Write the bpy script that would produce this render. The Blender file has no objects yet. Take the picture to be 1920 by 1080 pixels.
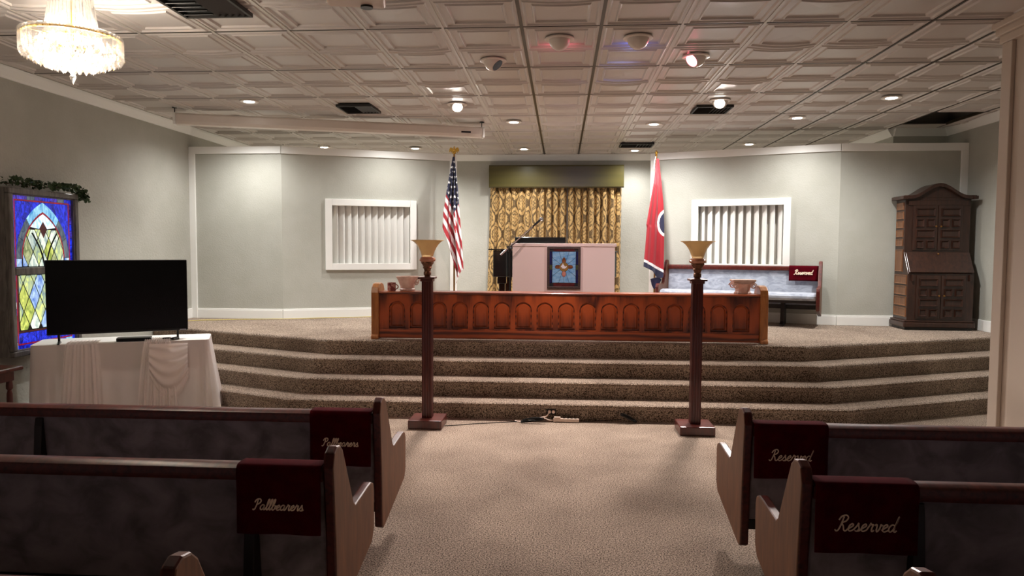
import bpy, bmesh, math, random
from mathutils import Vector, Matrix
random.seed(7)
PI = math.pi
scene = bpy.context.scene
C = scene.collection

# ------------------------------------------------------------------ camera, world, exposure
cam_d = bpy.data.cameras.new('camera'); cam = bpy.data.objects.new('camera', cam_d); C.objects.link(cam)
cam_d.sensor_width = 36; cam_d.lens = 1340.6 / 1920 * 36; cam_d.clip_start = .05; cam_d.clip_end = 100
YAW, PITCH, ROLL = .06876, -.05532, .00478
_f = Vector((-math.sin(YAW) * math.cos(PITCH), math.cos(YAW) * math.cos(PITCH), math.sin(PITCH)))
_r = Vector((math.cos(YAW), math.sin(YAW), 0)); _u = _r.cross(_f)
_r2 = _r * math.cos(ROLL) + _u * math.sin(ROLL); _u2 = -_r * math.sin(ROLL) + _u * math.cos(ROLL)
cam.matrix_world = Matrix(((_r2.x, _u2.x, -_f.x, 0), (_r2.y, _u2.y, -_f.y, 0), (_r2.z, _u2.z, -_f.z, 1.7), (0, 0, 0, 1)))
scene.camera = cam
world = bpy.data.worlds.new('world'); scene.world = world; world.use_nodes = True
world.node_tree.nodes['Background'].inputs[0].default_value = (.5, .5, .5, 1)
world.node_tree.nodes['Background'].inputs[1].default_value = .02
scene.view_settings.view_transform = 'Standard'; scene.view_settings.look = 'None'
scene.view_settings.gamma = 1; scene.view_settings.use_curve_mapping = False
scene.view_settings.exposure = 1.1
DOWN_W = 140          # watts of one recessed downlight
EYE_W = 130          # coloured eyeball spots
CHAND_W = 42         # all bulbs of the chandelier

# ------------------------------------------------------------------ materials
def lin(c):
    return tuple(((v / 255) / 12.92 if v / 255 <= .04045 else ((v / 255 + .055) / 1.055) ** 2.4) for v in c) + (1,)
def newmat(name):
    m = bpy.data.materials.new(name); m.use_nodes = True
    return m, m.node_tree.nodes, m.node_tree.links, m.node_tree.nodes['Principled BSDF']
def noise_col(nt, L, c1, c2, scale, detail=4, stretch=(1, 1, 1), lo=.35, hi=.65, coord='Object', rough=.55, dist=0):
    tc = nt.new('ShaderNodeTexCoord'); mp = nt.new('ShaderNodeMapping'); mp.inputs['Scale'].default_value = stretch
    nz = nt.new('ShaderNodeTexNoise'); nz.inputs['Scale'].default_value = scale; nz.inputs['Detail'].default_value = detail
    nz.inputs['Roughness'].default_value = rough; nz.inputs['Distortion'].default_value = dist
    rp = nt.new('ShaderNodeValToRGB'); rp.color_ramp.elements[0].position = lo; rp.color_ramp.elements[1].position = hi
    rp.color_ramp.elements[0].color = lin(c1); rp.color_ramp.elements[1].color = lin(c2)
    L.new(tc.outputs[coord], mp.inputs[0]); L.new(mp.outputs[0], nz.inputs['Vector']); L.new(nz.outputs['Fac'], rp.inputs[0])
    return mp, nz, rp
def mat(name, c, rough=.5, metal=0, c2=None, scale=8, stretch=(1, 1, 1), bump=0, bscale=None, coat=0, emit=None, estr=0, sheen=0, lo=.35, hi=.65, detail=4, spec=.5, dist=0):
    m, N, L, b = newmat(name)
    b.inputs['Base Color'].default_value = lin(c); b.inputs['Roughness'].default_value = rough; b.inputs['Metallic'].default_value = metal
    b.inputs['Specular IOR Level'].default_value = spec
    if coat: b.inputs['Coat Weight'].default_value = coat; b.inputs['Coat Roughness'].default_value = .12
    if sheen: b.inputs['Sheen Weight'].default_value = sheen
    if c2:
        mp, nz, rp = noise_col(N, L, c, c2, scale, detail, stretch, lo, hi, dist=dist); L.new(rp.outputs[0], b.inputs['Base Color'])
    if bump:
        tc = N.new('ShaderNodeTexCoord'); n2 = N.new('ShaderNodeTexNoise'); n2.inputs['Scale'].default_value = bscale or scale; n2.inputs['Detail'].default_value = 3
        mp = N.new('ShaderNodeMapping'); mp.inputs['Scale'].default_value = stretch
        bp = N.new('ShaderNodeBump'); bp.inputs['Strength'].default_value = bump; bp.inputs['Distance'].default_value = .01
        L.new(tc.outputs['Object'], mp.inputs[0]); L.new(mp.outputs[0], n2.inputs['Vector']); L.new(n2.outputs['Fac'], bp.inputs['Height']); L.new(bp.outputs[0], b.inputs['Normal'])
    if emit: b.inputs['Emission Color'].default_value = lin(emit); b.inputs['Emission Strength'].default_value = estr
    return m
def wood(name, dark, light, stretch=(1, 1, 9), scale=6, rough=.35, coat=.3, wave=0.0):
    m, N, L, b = newmat(name)
    mp, nz, rp = noise_col(N, L, dark, light, scale, 5, stretch, .3, .7, dist=.6)
    if wave:
        wv = N.new('ShaderNodeTexWave'); wv.wave_type = 'RINGS'; wv.inputs['Scale'].default_value = wave; wv.inputs['Distortion'].default_value = 5; wv.inputs['Detail'].default_value = 3
        mx = N.new('ShaderNodeMix'); mx.data_type = 'FLOAT'; mx.inputs[0].default_value = .6
        L.new(mp.outputs[0], wv.inputs['Vector']); L.new(nz.outputs['Fac'], mx.inputs[2]); L.new(wv.outputs['Fac'], mx.inputs[3]); L.new(mx.outputs[0], rp.inputs[0])
        rp.color_ramp.elements[0].position = .15; rp.color_ramp.elements[1].position = .75
    L.new(rp.outputs[0], b.inputs['Base Color']); b.inputs['Roughness'].default_value = rough; b.inputs['Coat Weight'].default_value = coat; b.inputs['Coat Roughness'].default_value = .15
    return m
def translucent(name, c, trans=.4, transp=0.0, rough=.6):
    m, N, L, b = newmat(name)
    b.inputs['Base Color'].default_value = lin(c); b.inputs['Roughness'].default_value = rough
    t = N.new('ShaderNodeBsdfTranslucent'); t.inputs[0].default_value = lin(c)
    mx = N.new('ShaderNodeMixShader'); mx.inputs[0].default_value = trans
    L.new(b.outputs[0], mx.inputs[1]); L.new(t.outputs[0], mx.inputs[2]); out = N['Material Output']; last = mx
    if transp:
        tp = N.new('ShaderNodeBsdfTransparent'); m2 = N.new('ShaderNodeMixShader'); m2.inputs[0].default_value = transp
        L.new(mx.outputs[0], m2.inputs[1]); L.new(tp.outputs[0], m2.inputs[2]); last = m2
    L.new(last.outputs[0], out.inputs[0]); return m
def glow(name, c, s):
    m, N, L, b = newmat(name); b.inputs['Base Color'].default_value = lin(c); b.inputs['Emission Color'].default_value = lin(c); b.inputs['Emission Strength'].default_value = s
    return m

M = {}
M['wall'] = mat('wall paint', (184, 184, 175), .5, c2=(178, 178, 168), scale=3, bump=.25, bscale=60)
M['wallb'] = mat('wall texture paint', (180, 179, 170), .6, c2=(172, 171, 161), scale=2, bump=.5, bscale=45)
M['white'] = mat('white trim paint', (242, 242, 238), .4)
M['pilaster'] = mat('pilaster paint', (206, 192, 178), .4)
M['tile'] = mat('vinyl ceiling panel', (205, 198, 192), .36, spec=.5)
M['gridw'] = mat('white grid bar', (205, 200, 192), .35)
M['ventd'] = mat('dark vent metal', (30, 26, 22), .5)
M['gridd'] = mat('dark grid bar', (62, 54, 40), .4, .3)  # dark tone for the cross bars and some of the long bars
M['plenum'] = mat('dark plenum', (20, 18, 17), .9)
def carpet():
    """cut pile: dark between the tufts when seen straight on, bright fibre flanks at a grazing view (sheen)"""
    m, N, L, b = newmat('beige carpet')
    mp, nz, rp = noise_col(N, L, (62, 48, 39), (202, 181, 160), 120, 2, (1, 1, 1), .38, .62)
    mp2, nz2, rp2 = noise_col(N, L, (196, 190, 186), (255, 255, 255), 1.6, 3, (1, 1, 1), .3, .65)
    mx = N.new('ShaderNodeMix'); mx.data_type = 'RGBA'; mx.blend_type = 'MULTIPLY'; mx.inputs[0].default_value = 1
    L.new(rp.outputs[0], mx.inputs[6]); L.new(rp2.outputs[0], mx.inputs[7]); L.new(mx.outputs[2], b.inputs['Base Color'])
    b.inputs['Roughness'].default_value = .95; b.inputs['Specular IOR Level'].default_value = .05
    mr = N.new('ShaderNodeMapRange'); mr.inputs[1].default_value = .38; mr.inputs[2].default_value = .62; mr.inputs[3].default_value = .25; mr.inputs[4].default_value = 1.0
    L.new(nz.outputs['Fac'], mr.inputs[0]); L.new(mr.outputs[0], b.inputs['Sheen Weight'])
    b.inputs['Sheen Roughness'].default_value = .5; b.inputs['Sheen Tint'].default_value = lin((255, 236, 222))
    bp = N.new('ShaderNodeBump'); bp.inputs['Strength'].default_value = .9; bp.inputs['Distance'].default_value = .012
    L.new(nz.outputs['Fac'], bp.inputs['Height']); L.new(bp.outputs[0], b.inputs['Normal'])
    return m
M['carpet'] = carpet()
M['cherry'] = wood('dark cherry wood', (54, 13, 9), (98, 32, 22), (9, 1, 9), 4, .38, .0)
M['pewface'] = wood('pew end veneer', (84, 48, 24), (118, 72, 40), (7, 7, .8), 5, .5, .0)
M['velvet'] = mat('grey plush', (104, 97, 101), .9, c2=(150, 141, 147), scale=5.5, sheen=.3, stretch=(1, 1, 1.2), detail=6, lo=.36, hi=.64, dist=.5)
M['velvetb'] = mat('pale blue grey plush', (142, 148, 162), .9, c2=(180, 186, 198), scale=7, sheen=.3, detail=5, stretch=(1, 1, 2), dist=1.5)
M['darkwood'] = mat('black stained wood', (22, 14, 13), .45)
M['burgundy'] = mat('burgundy velvet', (78, 2, 14), .95, spec=.06, c2=(64, 2, 11), scale=14)
M['thread'] = mat('cream thread', (252, 228, 204), .6)
M['oak'] = wood('red oak', (66, 20, 8), (166, 78, 33), (1.2, 1, 7), 4, .35, .2, wave=.7)
M['oakv'] = wood('red oak upright grain', (58, 18, 7), (166, 76, 32), (9, 1, 1.0), 7, .35, .2, wave=.5)
M['oakend'] = wood('light oak', (140, 84, 38), (190, 124, 66), (8, 8, 1), 4, .3, .35)
M['mahog'] = wood('mahogany', (58, 18, 14), (92, 36, 26), (9, 9, 1), 4, .35, .3)
M['walnut'] = wood('dark walnut', (38, 21, 15), (64, 37, 26), (8, 8, 1.2), 4, .4, .25)
M['walnut2'] = wood('warm walnut side', (92, 58, 36), (132, 88, 56), (9, 9, 1), 5, .4, .25)
M['black'] = mat('black plastic', (8, 8, 9), .35)
M['screenb'] = mat('tv screen', (3, 3, 4), .25, spec=.3)
M['piano'] = mat('black lacquer', (8, 8, 9), .12, coat=.6)
M['chrome'] = mat('chrome', (200, 200, 205), .22, 1)
M['brass'] = mat('aged brass', (150, 110, 62), .35, .9)
M['gold'] = mat('polished gold', (214, 172, 84), .25, 1)
M['bronze'] = mat('bronze fitting', (88, 58, 40), .4, .6, c2=(120, 80, 54), scale=30)
M['amber'] = translucent('amber glass', (214, 188, 140), .2, 0, .25)
M['amberp'] = mat('amber glass bulb', (178, 118, 90), .2, coat=.4)
M['ceramic'] = mat('blush ceramic', (222, 188, 174), .35, c2=(238, 212, 200), scale=16, bump=.4, bscale=30, coat=.3)
M['mug'] = mat('printed mug', (196, 150, 138), .3, c2=(128, 52, 52), scale=26, lo=.48, hi=.56, coat=.3)
M['pulpit'] = mat('blush white laminate', (226, 208, 202), .4)
M['pulpitc'] = mat('shaded blush laminate', (206, 186, 178), .45)  # darker copy of the pulpit laminate, front panel's shade put into the colour
M['valance'] = mat('olive satin', (72, 66, 28), .28, c2=(82, 75, 34), scale=2, sheen=.3, stretch=(.3, 1, 6))
M['cloth'] = translucent('sheer white cloth', (250, 240, 235), .25, .14, .8)
M['clotht'] = mat('white cloth', (240, 236, 230), .85)
M['undercl'] = mat('brown table apron', (112, 78, 66), .6)
M['green'] = mat('ivy leaf', (40, 62, 34), .5, c2=(66, 88, 50), scale=40)
M['vine'] = mat('vine stem', (58, 44, 28), .7)
M['greywood'] = wood('grey weathered wood', (70, 66, 62), (118, 112, 106), (6, 6, 1), 5, .5, .1)
M['lead'] = mat('lead came', (20, 20, 22), .5, .3)
M['yellow'] = mat('yellow cord', (214, 196, 96), .5)
M['offwhite'] = mat('off white plastic', (222, 200, 184), .4)
M['lens'] = glow('lit lens', (255, 250, 240), 14)
M['lensoff'] = mat('unlit lens', (196, 192, 186), .3)
M['lensred'] = glow('red lit lens', (255, 120, 140), 9)
M['lensblue'] = glow('blue lit lens', (120, 140, 255), 6)
M['bulb'] = glow('chandelier bulb', (255, 236, 214), 25)
M['fixture'] = mat('white fixture', (226, 216, 206), .35)
def crystal():
    m, N, L, b = newmat('crystal')
    g = N.new('ShaderNodeBsdfGlossy'); g.inputs[1].default_value = .08
    t = N.new('ShaderNodeBsdfTranslucent'); t.inputs[0].default_value = (1, .97, .93, 1)
    tp = N.new('ShaderNodeBsdfTransparent'); tp.inputs[0].default_value = (.96, .95, .94, 1)
    m1 = N.new('ShaderNodeMixShader'); m1.inputs[0].default_value = .055
    m2 = N.new('ShaderNodeMixShader'); m2.inputs[0].default_value = .62
    L.new(g.outputs[0], m1.inputs[1]); L.new(t.outputs[0], m1.inputs[2]); L.new(m1.outputs[0], m2.inputs[1]); L.new(tp.outputs[0], m2.inputs[2])
    L.new(m2.outputs[0], N['Material Output'].inputs[0]); return m
M['crystal'] = crystal()

# ------------------------------------------------------------------ mesh helpers
class MB:
    def __init__(s): s.v = []; s.f = []; s.mi = []
    def add(s, vs, fs, mi=0):
        o = len(s.v); s.v += [tuple(v) for v in vs]; s.f += [tuple(i + o for i in f) for f in fs]
        s.mi += [mi] * len(fs); return s
    def box(s, x0, x1, y0, y1, z0, z1, mi=0, M4=None):
        vs = [Vector((x, y, z)) for z in (z0, z1) for y in (y0, y1) for x in (x0, x1)]
        if M4 is not None: vs = [M4 @ v for v in vs]
        return s.add(vs, [(0, 2, 3, 1), (4, 5, 7, 6), (0, 1, 5, 4), (2, 6, 7, 3), (0, 4, 6, 2), (1, 3, 7, 5)], mi)
    def prism(s, poly, fn, d0, d1, mi=0, side=None):
        """poly: 2D points; fn(a, b, d) -> 3D"""
        n = len(poly); vs = [fn(a, b, d0) for a, b in poly] + [fn(a, b, d1) for a, b in poly]
        o = len(s.v); s.v += [tuple(v) for v in vs]
        s.f += [tuple(o + i for i in range(n))[::-1], tuple(o + n + i for i in range(n))]; s.mi += [mi, mi]
        for i in range(n):
            j = (i + 1) % n; s.f.append((o + i, o + j, o + n + j, o + n + i)); s.mi.append(mi if side is None else side)
        return s
    def lathe(s, prof, n=24, c=(0, 0, 0), lobes=0, amp=0, mi=0, cap=True):
        vs = []
        for r, z in prof:
            for k in range(n):
                a = 2 * PI * k / n
                rr = r * (1 + (amp * math.cos(lobes * a) * min(1, r / max(p[0] for p in prof)) if lobes else 0))
                vs.append((c[0] + rr * math.cos(a), c[1] + rr * math.sin(a), c[2] + z))
        fs = []
        for i in range(len(prof) - 1):
            for k in range(n):
                k2 = (k + 1) % n; fs.append((i * n + k, i * n + k2, (i + 1) * n + k2, (i + 1) * n + k))
        if cap:
            fs.append(tuple(range(n))[::-1]); fs.append(tuple((len(prof) - 1) * n + k for k in range(n)))
        return s.add(vs, fs, mi)
    def tube(s, pts, r, n=8, mi=0, taper=None):
        pts = [Vector(p) for p in pts]; vs = []; up = Vector((0, 0, 1)); prev = None
        for i, p in enumerate(pts):
            d = (pts[min(i + 1, len(pts) - 1)] - pts[max(i - 1, 0)]).normalized()
            if prev is None:
                a = d.cross(up) if abs(d.dot(up)) < .95 else d.cross(Vector((1, 0, 0)))
            else:
                a = prev - d * prev.dot(d)
            a.normalize(); prev = a; b = d.cross(a)
            rr = r * (taper(i / (len(pts) - 1)) if taper else 1)
            for k in range(n):
                t = 2 * PI * k / n; vs.append(p + a * (rr * math.cos(t)) + b * (rr * math.sin(t)))
        fs = []
        for i in range(len(pts) - 1):
            for k in range(n):
                k2 = (k + 1) % n; fs.append((i * n + k, i * n + k2, (i + 1) * n + k2, (i + 1) * n + k))
        fs.append(tuple(range(n))[::-1]); fs.append(tuple((len(pts) - 1) * n + k for k in range(n)))
        return s.add(vs, fs, mi)
    def grid(s, fn, nu, nv, mi=0):
        vs = [fn(i / nu, j / nv) for j in range(nv + 1) for i in range(nu + 1)]
        fs = [(j * (nu + 1) + i, j * (nu + 1) + i + 1, (j + 1) * (nu + 1) + i + 1, (j + 1) * (nu + 1) + i) for j in range(nv) for i in range(nu)]
        return s.add(vs, fs, mi)
    def mesh(s, name, mats, smooth=False, fix=True):
        me = bpy.data.meshes.new(name); me.from_pydata(s.v, [], s.f)
        for m in (mats if isinstance(mats, (list, tuple)) else [mats]): me.materials.append(M[m] if isinstance(m, str) else m)
        me.polygons.foreach_set('material_index', s.mi)
        if fix:
            bm = bmesh.new(); bm.from_mesh(me); bmesh.ops.recalc_face_normals(bm, faces=bm.faces); bm.to_mesh(me); bm.free()
        if smooth: me.polygons.foreach_set('use_smooth', [True] * len(me.polygons))
        return me
    def build(s, name, mats, parent=None, smooth=False, bevel=0, seg=2, fix=True, solid=0, sub=0):
        o = bpy.data.objects.new(name, s.mesh(name, mats, smooth, fix)); C.objects.link(o)
        if parent: o.parent = parent
        if solid:
            md = o.modifiers.new('solid', 'SOLIDIFY'); md.thickness = solid; md.offset = 0
        if bevel:
            md = o.modifiers.new('bevel', 'BEVEL'); md.width = bevel; md.segments = seg; md.limit_method = 'ANGLE'; md.angle_limit = math.radians(40)
        if smooth and not solid: 
            try: o.data.set_sharp_from_angle(angle=math.radians(42))
            except Exception: pass
        return o
def link_mesh(name, me, parent=None, loc=None, rot=None):
    o = bpy.data.objects.new(name, me); C.objects.link(o)
    if parent: o.parent = parent
    if loc: o.location = loc
    if rot: o.rotation_euler = rot
    return o
def empty(name, loc=(0, 0, 0), rz=0):
    o = bpy.data.objects.new(name, None); C.objects.link(o); o.location = loc; o.rotation_euler = (0, 0, rz); o.empty_display_size = .1
    return o
def tag(o, label=None, cat=None, group=None, kind=None):
    if label: o['label'] = label
    if cat: o['category'] = cat
    if group: o['group'] = group
    if kind: o['kind'] = kind
    return o
def struct(o): o['kind'] = 'structure'; return o
def spot(name, loc, target, watts, col=(1, 1, 1), angle=100, blend=.8, r=.05, parent=None):
    d = bpy.data.lights.new(name, 'SPOT'); d.energy = watts; d.color = col; d.spot_size = math.radians(angle); d.spot_blend = blend; d.shadow_soft_size = r
    o = bpy.data.objects.new(name, d); C.objects.link(o); o.location = loc
    o.rotation_euler = (Vector(target) - Vector(loc)).to_track_quat('-Z', 'Y').to_euler()
    if parent: o.parent = parent
    return o
def smooth_path(P, n=6, closed=False):
    P = [Vector(p) for p in P]; out = []
    for i in range(len(P) - 1):
        p0 = P[max(i - 1, 0)]; p1 = P[i]; p2 = P[i + 1]; p3 = P[min(i + 2, len(P) - 1)]
        for k in range(n):
            t = k / n
            out.append(.5 * ((2 * p1) + (p2 - p0) * t + (2 * p0 - 5 * p1 + 4 * p2 - p3) * t * t + (3 * p1 - p0 - 3 * p2 + p3) * t ** 3))
    out.append(P[-1]); return out
XZ = lambda y: (lambda a, b, d: (a, y + d, b))

# ------------------------------------------------------------------ room shell
ZP = .68; ZC = 3.40; XL, XR = -5.30, 5.35; YB = 13.1; YR = -4.0; RISE = .17
NOSE = [7.02, 7.27, 7.52, 7.78]; CX = [2.76, 2.71, 2.655, 2.60]; SL = .43
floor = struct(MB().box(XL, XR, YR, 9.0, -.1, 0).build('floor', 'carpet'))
stage = struct(empty('stage', (0, 0, 0))); stage['label'] = 'carpeted stage platform with four steps'
def step_poly(i, back):
    y = NOSE[i]; c = CX[i]
    yl = y + SL * (-XL - c); yr = y + SL * (XR - c)
    return [(XL, yl), (-c, y), (c, y), (XR, yr), (XR, back), (XL, back)]
for i in range(4):
    z0, z1 = i * RISE, (i + 1) * RISE
    fr = step_poly(i, YB if i == 3 else NOSE[i] + 3.0)[:4]
    # rounded nosing profile swept along the front line (offset out, height)
    prof = [(0, z0), (0, z1 - .055), (-.012, z1 - .045), (-.02, z1 - .03), (-.017, z1 - .014), (-.004, z1 - .003), (.02, z1)]
    th = math.atan(SL); mit = math.tan(th / 2)
    def off(d):
        pts = []
        for k, (x, y) in enumerate(fr):
            if k in (1, 2): s = -1 if k == 1 else 1; pts.append((x - s * d * mit, y + d))
            else: pts.append((x, y + d / math.cos(th)))
        return pts
    m = MB(); rows = [[(x, y, z) for x, y in off(d)] for d, z in prof]
    back = YB if i == 3 else None
    last = [(x, (YB if back else y2 + .30), prof[-1][1]) for (x, y), (x2, y2) in zip(off(.02), fr)]
    rows.append(last)
    vs = [p for r in rows for p in r]; fs = [(r * 4 + k, r * 4 + k + 1, r * 4 + k + 5, r * 4 + k + 4) for r in range(len(rows) - 1) for k in range(3)]
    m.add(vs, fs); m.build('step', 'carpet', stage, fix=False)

def wall(name, x0, x1, y0, y1, z0, z1, m='wall'): return struct(MB().box(x0, x1, y0, y1, z0, z1).build(name, m))
wall('wall_left', XL - .15, XL, YR, YB + .15, 0, 3.9, 'wallb')
wall('wall_right', XR, XR + .15, YR, 10.45, 0, 3.9, 'wall')
wall('wall_back', XL, 4.62, YB, YB + .15, 0, 3.9, 'wallb')
wall('wall_rear', XL - .15, XR + .15, YR - .15, YR, 0, 3.9, 'wallb')
wall('wall_recess', 4.62, XR + .15, 10.45, YB + .15, 0, 3.9, 'wall')
# crown mouldings
CP = [(0, 3.29), (.02, 3.29), (.03, 3.31), (.07, 3.37), (.08, 3.395), (0, 3.395)]
def crown(name, p0, p1, nx, ny):
    m = MB(); p0 = Vector((*p0, 0)); p1 = Vector((*p1, 0)); n = Vector((nx, ny, 0))
    m.prism(CP, lambda a, b, d: (p0 + (p1 - p0) * d + n * a + Vector((0, 0, b))), 0, 1)
    return struct(m.build(name, 'white'))
crown('trim_crown_left', (XL, YR), (XL, YB), 1, 0)
crown('trim_crown_right', (XR, YR), (XR, 10.45), -1, 0)
crown('trim_crown_jog', (4.62, 10.45), (XR, 10.45), 0, -1)
crown('trim_crown_recess', (4.62, 10.45), (4.62, YB), -1, 0)
crown('trim_crown_back', (XL, YB), (4.62, YB), 0, -1)
# wing walls beside the stage
WT = 3.12
def frame_of(p0, p1):
    p0 = Vector((*p0, 0)); p1 = Vector((*p1, 0)); t = (p1 - p0).normalized(); n = Vector((t.y, -t.x, 0))
    if n.y > 0: n = -n
    return p0, (p1 - p0).length, t, n
def wing(side, flat0, kink, end, gs0, gs1, gz0, gz1, slat_tilt, slat_n, slat_w):
    w = struct(empty('wall_stage_' + side))
    th = .12
    p0, L, t, n = frame_of(kink, end)
    def fr(s, d, z): return p0 + t * s + n * d + Vector((0, 0, z))
    def bx(m, s0, s1, d0, d1, z0, z1, mi=0):
        vs = [fr(s, d, z) for z in (z0, z1) for d in (d0, d1) for s in (s0, s1)]
        m.add(vs, [(0, 2, 3, 1), (4, 5, 7, 6), (0, 1, 5, 4), (2, 6, 7, 3), (0, 4, 6, 2), (1, 3, 7, 5)], mi)
    m = MB(); a0, a1, b0, b1 = gs0 + .09, gs1 - .09, gz0 + .09, gz1 - .09
    bx(m, 0, a0, -th, 0, ZP, WT); bx(m, a1, L, -th, 0, ZP, WT); bx(m, a0, a1, -th, 0, ZP, b0); bx(m, a0, a1, -th, 0, b1, WT)
    m.build('angled_panel', 'wall', w)
    m = MB(); sx = 1 if kink[0] > flat0[0] else -1
    m.box(min(flat0[0], kink[0]), max(flat0[0], kink[0]), kink[1], kink[1] + th, ZP, WT); m.build('flat_panel', 'wall', w)
    # cap trim, end trim, corner trim
    m = MB(); bx(m, -.0, L + .02, -th - .02, .025, WT - .1, WT); m.build('cap_trim', 'white', w, bevel=.004)
    m = MB(); x0, x1 = sorted((flat0[0], kink[0])); m.box(x0, x1, kink[1] - .025, kink[1] + th + .02, WT - .1, WT); m.build('cap_trim', 'white', w, bevel=.004)
    m = MB(); bx(m, L - .09, L + .02, -th - .02, .02, ZP, WT - .1); m.build('end_trim', 'white', w, bevel=.004)
    m = MB(); e = flat0[0]; m.box(min(e, e + sx * .09), max(e, e + sx * .09), kink[1] - .03, kink[1], ZP, WT - .1); m.build('corner_trim', 'white', w, bevel=.004)
    # baseboards
    m = MB(); bx(m, 0, L - .09, 0, .018, ZP, ZP + .12); bx(m, 0, L - .09, .0, .012, ZP + .12, ZP + .14)
    struct(m.build('baseboard_stage_' + side, 'white', None, bevel=.003))
    m = MB(); m.box(x0, x1, kink[1] - .018, kink[1], ZP, ZP + .12); m.box(x0, x1, kink[1] - .012, kink[1], ZP + .12, ZP + .14)
    struct(m.build('baseboard_wing_' + side, 'white', None, bevel=.003))
    # louvred grille
    g = empty('louvred_grille', fr((gs0 + gs1) / 2, 0, gz0)); inv = Matrix.Translation(-g.location)
    def gb(name, s0, s1, d0, d1, z0, z1, mt='white', bevel=.004):
        mm = MB(); bx(mm, s0, s1, d0, d1, z0, z1); mm.v = [tuple(Vector(v) - g.location) for v in mm.v]; return mm.build(name, mt, g, bevel=bevel)
    gb('frame_side', gs0, gs0 + .095, .001, .04, gz0, gz1); gb('frame_side', gs1 - .095, gs1, .001, .04, gz0, gz1)
    gb('frame_rail', gs0 + .095, gs1 - .095, .001, .04, gz0, gz0 + .095); gb('frame_rail', gs0 + .095, gs1 - .095, .001, .04, gz1 - .095, gz1)
    gb('backing', a0 - .05, a1 + .05, -.14, -.125, b0 - .05, b1 + .05, 'gridw', 0)
    pitch = (a1 - a0) / slat_n
    for k in range(slat_n):
        c = a0 + pitch * (k + .5); mm = MB(); ca, sa = math.cos(slat_tilt), math.sin(slat_tilt); hw = slat_w / 2; tk = .009
        poly = [(-hw, -tk), (hw, -tk), (hw, tk), (-hw, tk)]
        mm.prism([(x * ca - y * sa, x * sa + y * ca) for x, y in poly], lambda a, b, d: fr(c + a, -.055 + b, d) - g.location, b0 - .004, b1 + .004)
        mm.build('slat', 'white', g, bevel=.002)
    return g
g = wing('left', (XL, 9.93), (-3.96, 9.93), (-1.62, 10.88), .595, 1.92, 1.375, 2.402, math.radians(32), 12, .10)
tag(g, 'white framed grille of vertical slats on the left stage wall', 'grille', 'louvred wall grilles')
g = wing('right', (XR, 9.93), (3.72, 9.93), (1.34, 10.88), .605, 1.96, 1.40, 2.415, math.radians(-40), 11, .085)
tag(g, 'white framed grille of vertical slats above the blue-grey bench', 'grille', 'louvred wall grilles')
# baseboards on side walls and back wall
def bb(name, x0, x1, y0, y1, z0=0): return struct(MB().box(x0, x1, y0, y1, z0, z0 + .14).build(name, 'white', bevel=.004))
bb('baseboard_left', XL, XL + .018, YR, 8.0); bb('baseboard_left_stage', XL, XL + .018, 9.05, 9.9, ZP)
bb('baseboard_right', XR - .018, XR, YR, 8.0); bb('baseboard_right_stage', XR - .018, XR, 9.05, 9.9, ZP)
bb('baseboard_back', XL, 4.62, YB - .018, YB, ZP)
# pilaster by the right pews
pil = struct(empty('column_right', (3.3, 5.65, 0)))
MB().box(0, .7, -.9, 0, 0, ZC).build('shaft', 'pilaster', pil)
for y0, y1 in ((-.10, .02), (-.9, -.215)):
    MB().box(-.03, .0, y0, y1, 0, ZC - .16).build('edge_board', 'pilaster', pil, bevel=.006)
MB().box(-.02, .72, -.92, .03, 0, .14).build('base_board', 'white', pil, bevel=.006)
m = MB(); 
for k, (e, z0, z1) in enumerate(((.04, ZC - .16, ZC - .10), (.06, ZC - .10, ZC - .05), (.08, ZC - .05, ZC - .002))): m.box(-e, .7 + e, -.9 - e, e, z0, z1)
m.build('capital', 'pilaster', pil, bevel=.006)

# ------------------------------------------------------------------ ceiling of pressed panels
ceil = struct(MB().box(XL - .15, XR + .15, YR - .15, YB + .15, 3.9, 4.0).build('ceiling', 'plenum'))
T = .6096; GX, GY = -.3207, 5.5835
def panel_mesh(wid, sag, name):
    """two pressed squares in a 2x4 panel, seen from below; local x 0..wid, y 0..2T, z = 0 at the grid"""
    m = MB(); prof = [(.022, .0), (.030, -.008), (.037, -.008), (.047, .005), (.090, .005), (.098, -.006), (.105, -.006), (.115, .009), (.30, .009)]
    for half in (0, 1):
        x0, x1, y0, y1 = .005, wid - .005, half * T + (.005 if half == 0 else 0), (half + 1) * T - (.005 if half else 0)
        n = 6; rows = []
        for (d, z) in [(-.0, .0)] + prof:
            dx = min(d, (x1 - x0) / 2 - .002); dy = min(d, (y1 - y0) / 2 - .002); loop = []
            cs = [(x0 + dx, y0 + dy), (x1 - dx, y0 + dy), (x1 - dx, y1 - dy), (x0 + dx, y1 - dy)]
            for a, b in zip(cs, cs[1:] + cs[:1]):
                for k in range(n):
                    t = k / n; x = a[0] + (b[0] - a[0]) * t; y = a[1] + (b[1] - a[1]) * t
                    sg = -sag * math.sin(PI * min(1, max(0, x / wid))) * math.sin(PI * y / (2 * T)) ** 2
                    loop.append((x, y, z + sg))
            rows.append(loop)
        nn = 4 * n; vs = [p for r in rows for p in r]
        fs = [(r * nn + k, r * nn + (k + 1) % nn, (r + 1) * nn + (k + 1) % nn, (r + 1) * nn + k) for r in range(len(rows) - 1) for k in range(nn)]
        fs.append(tuple((len(rows) - 1) * nn + k for k in range(nn)))
        m.add(vs, fs)
    return m.mesh(name, 'tile', fix=True)
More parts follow.
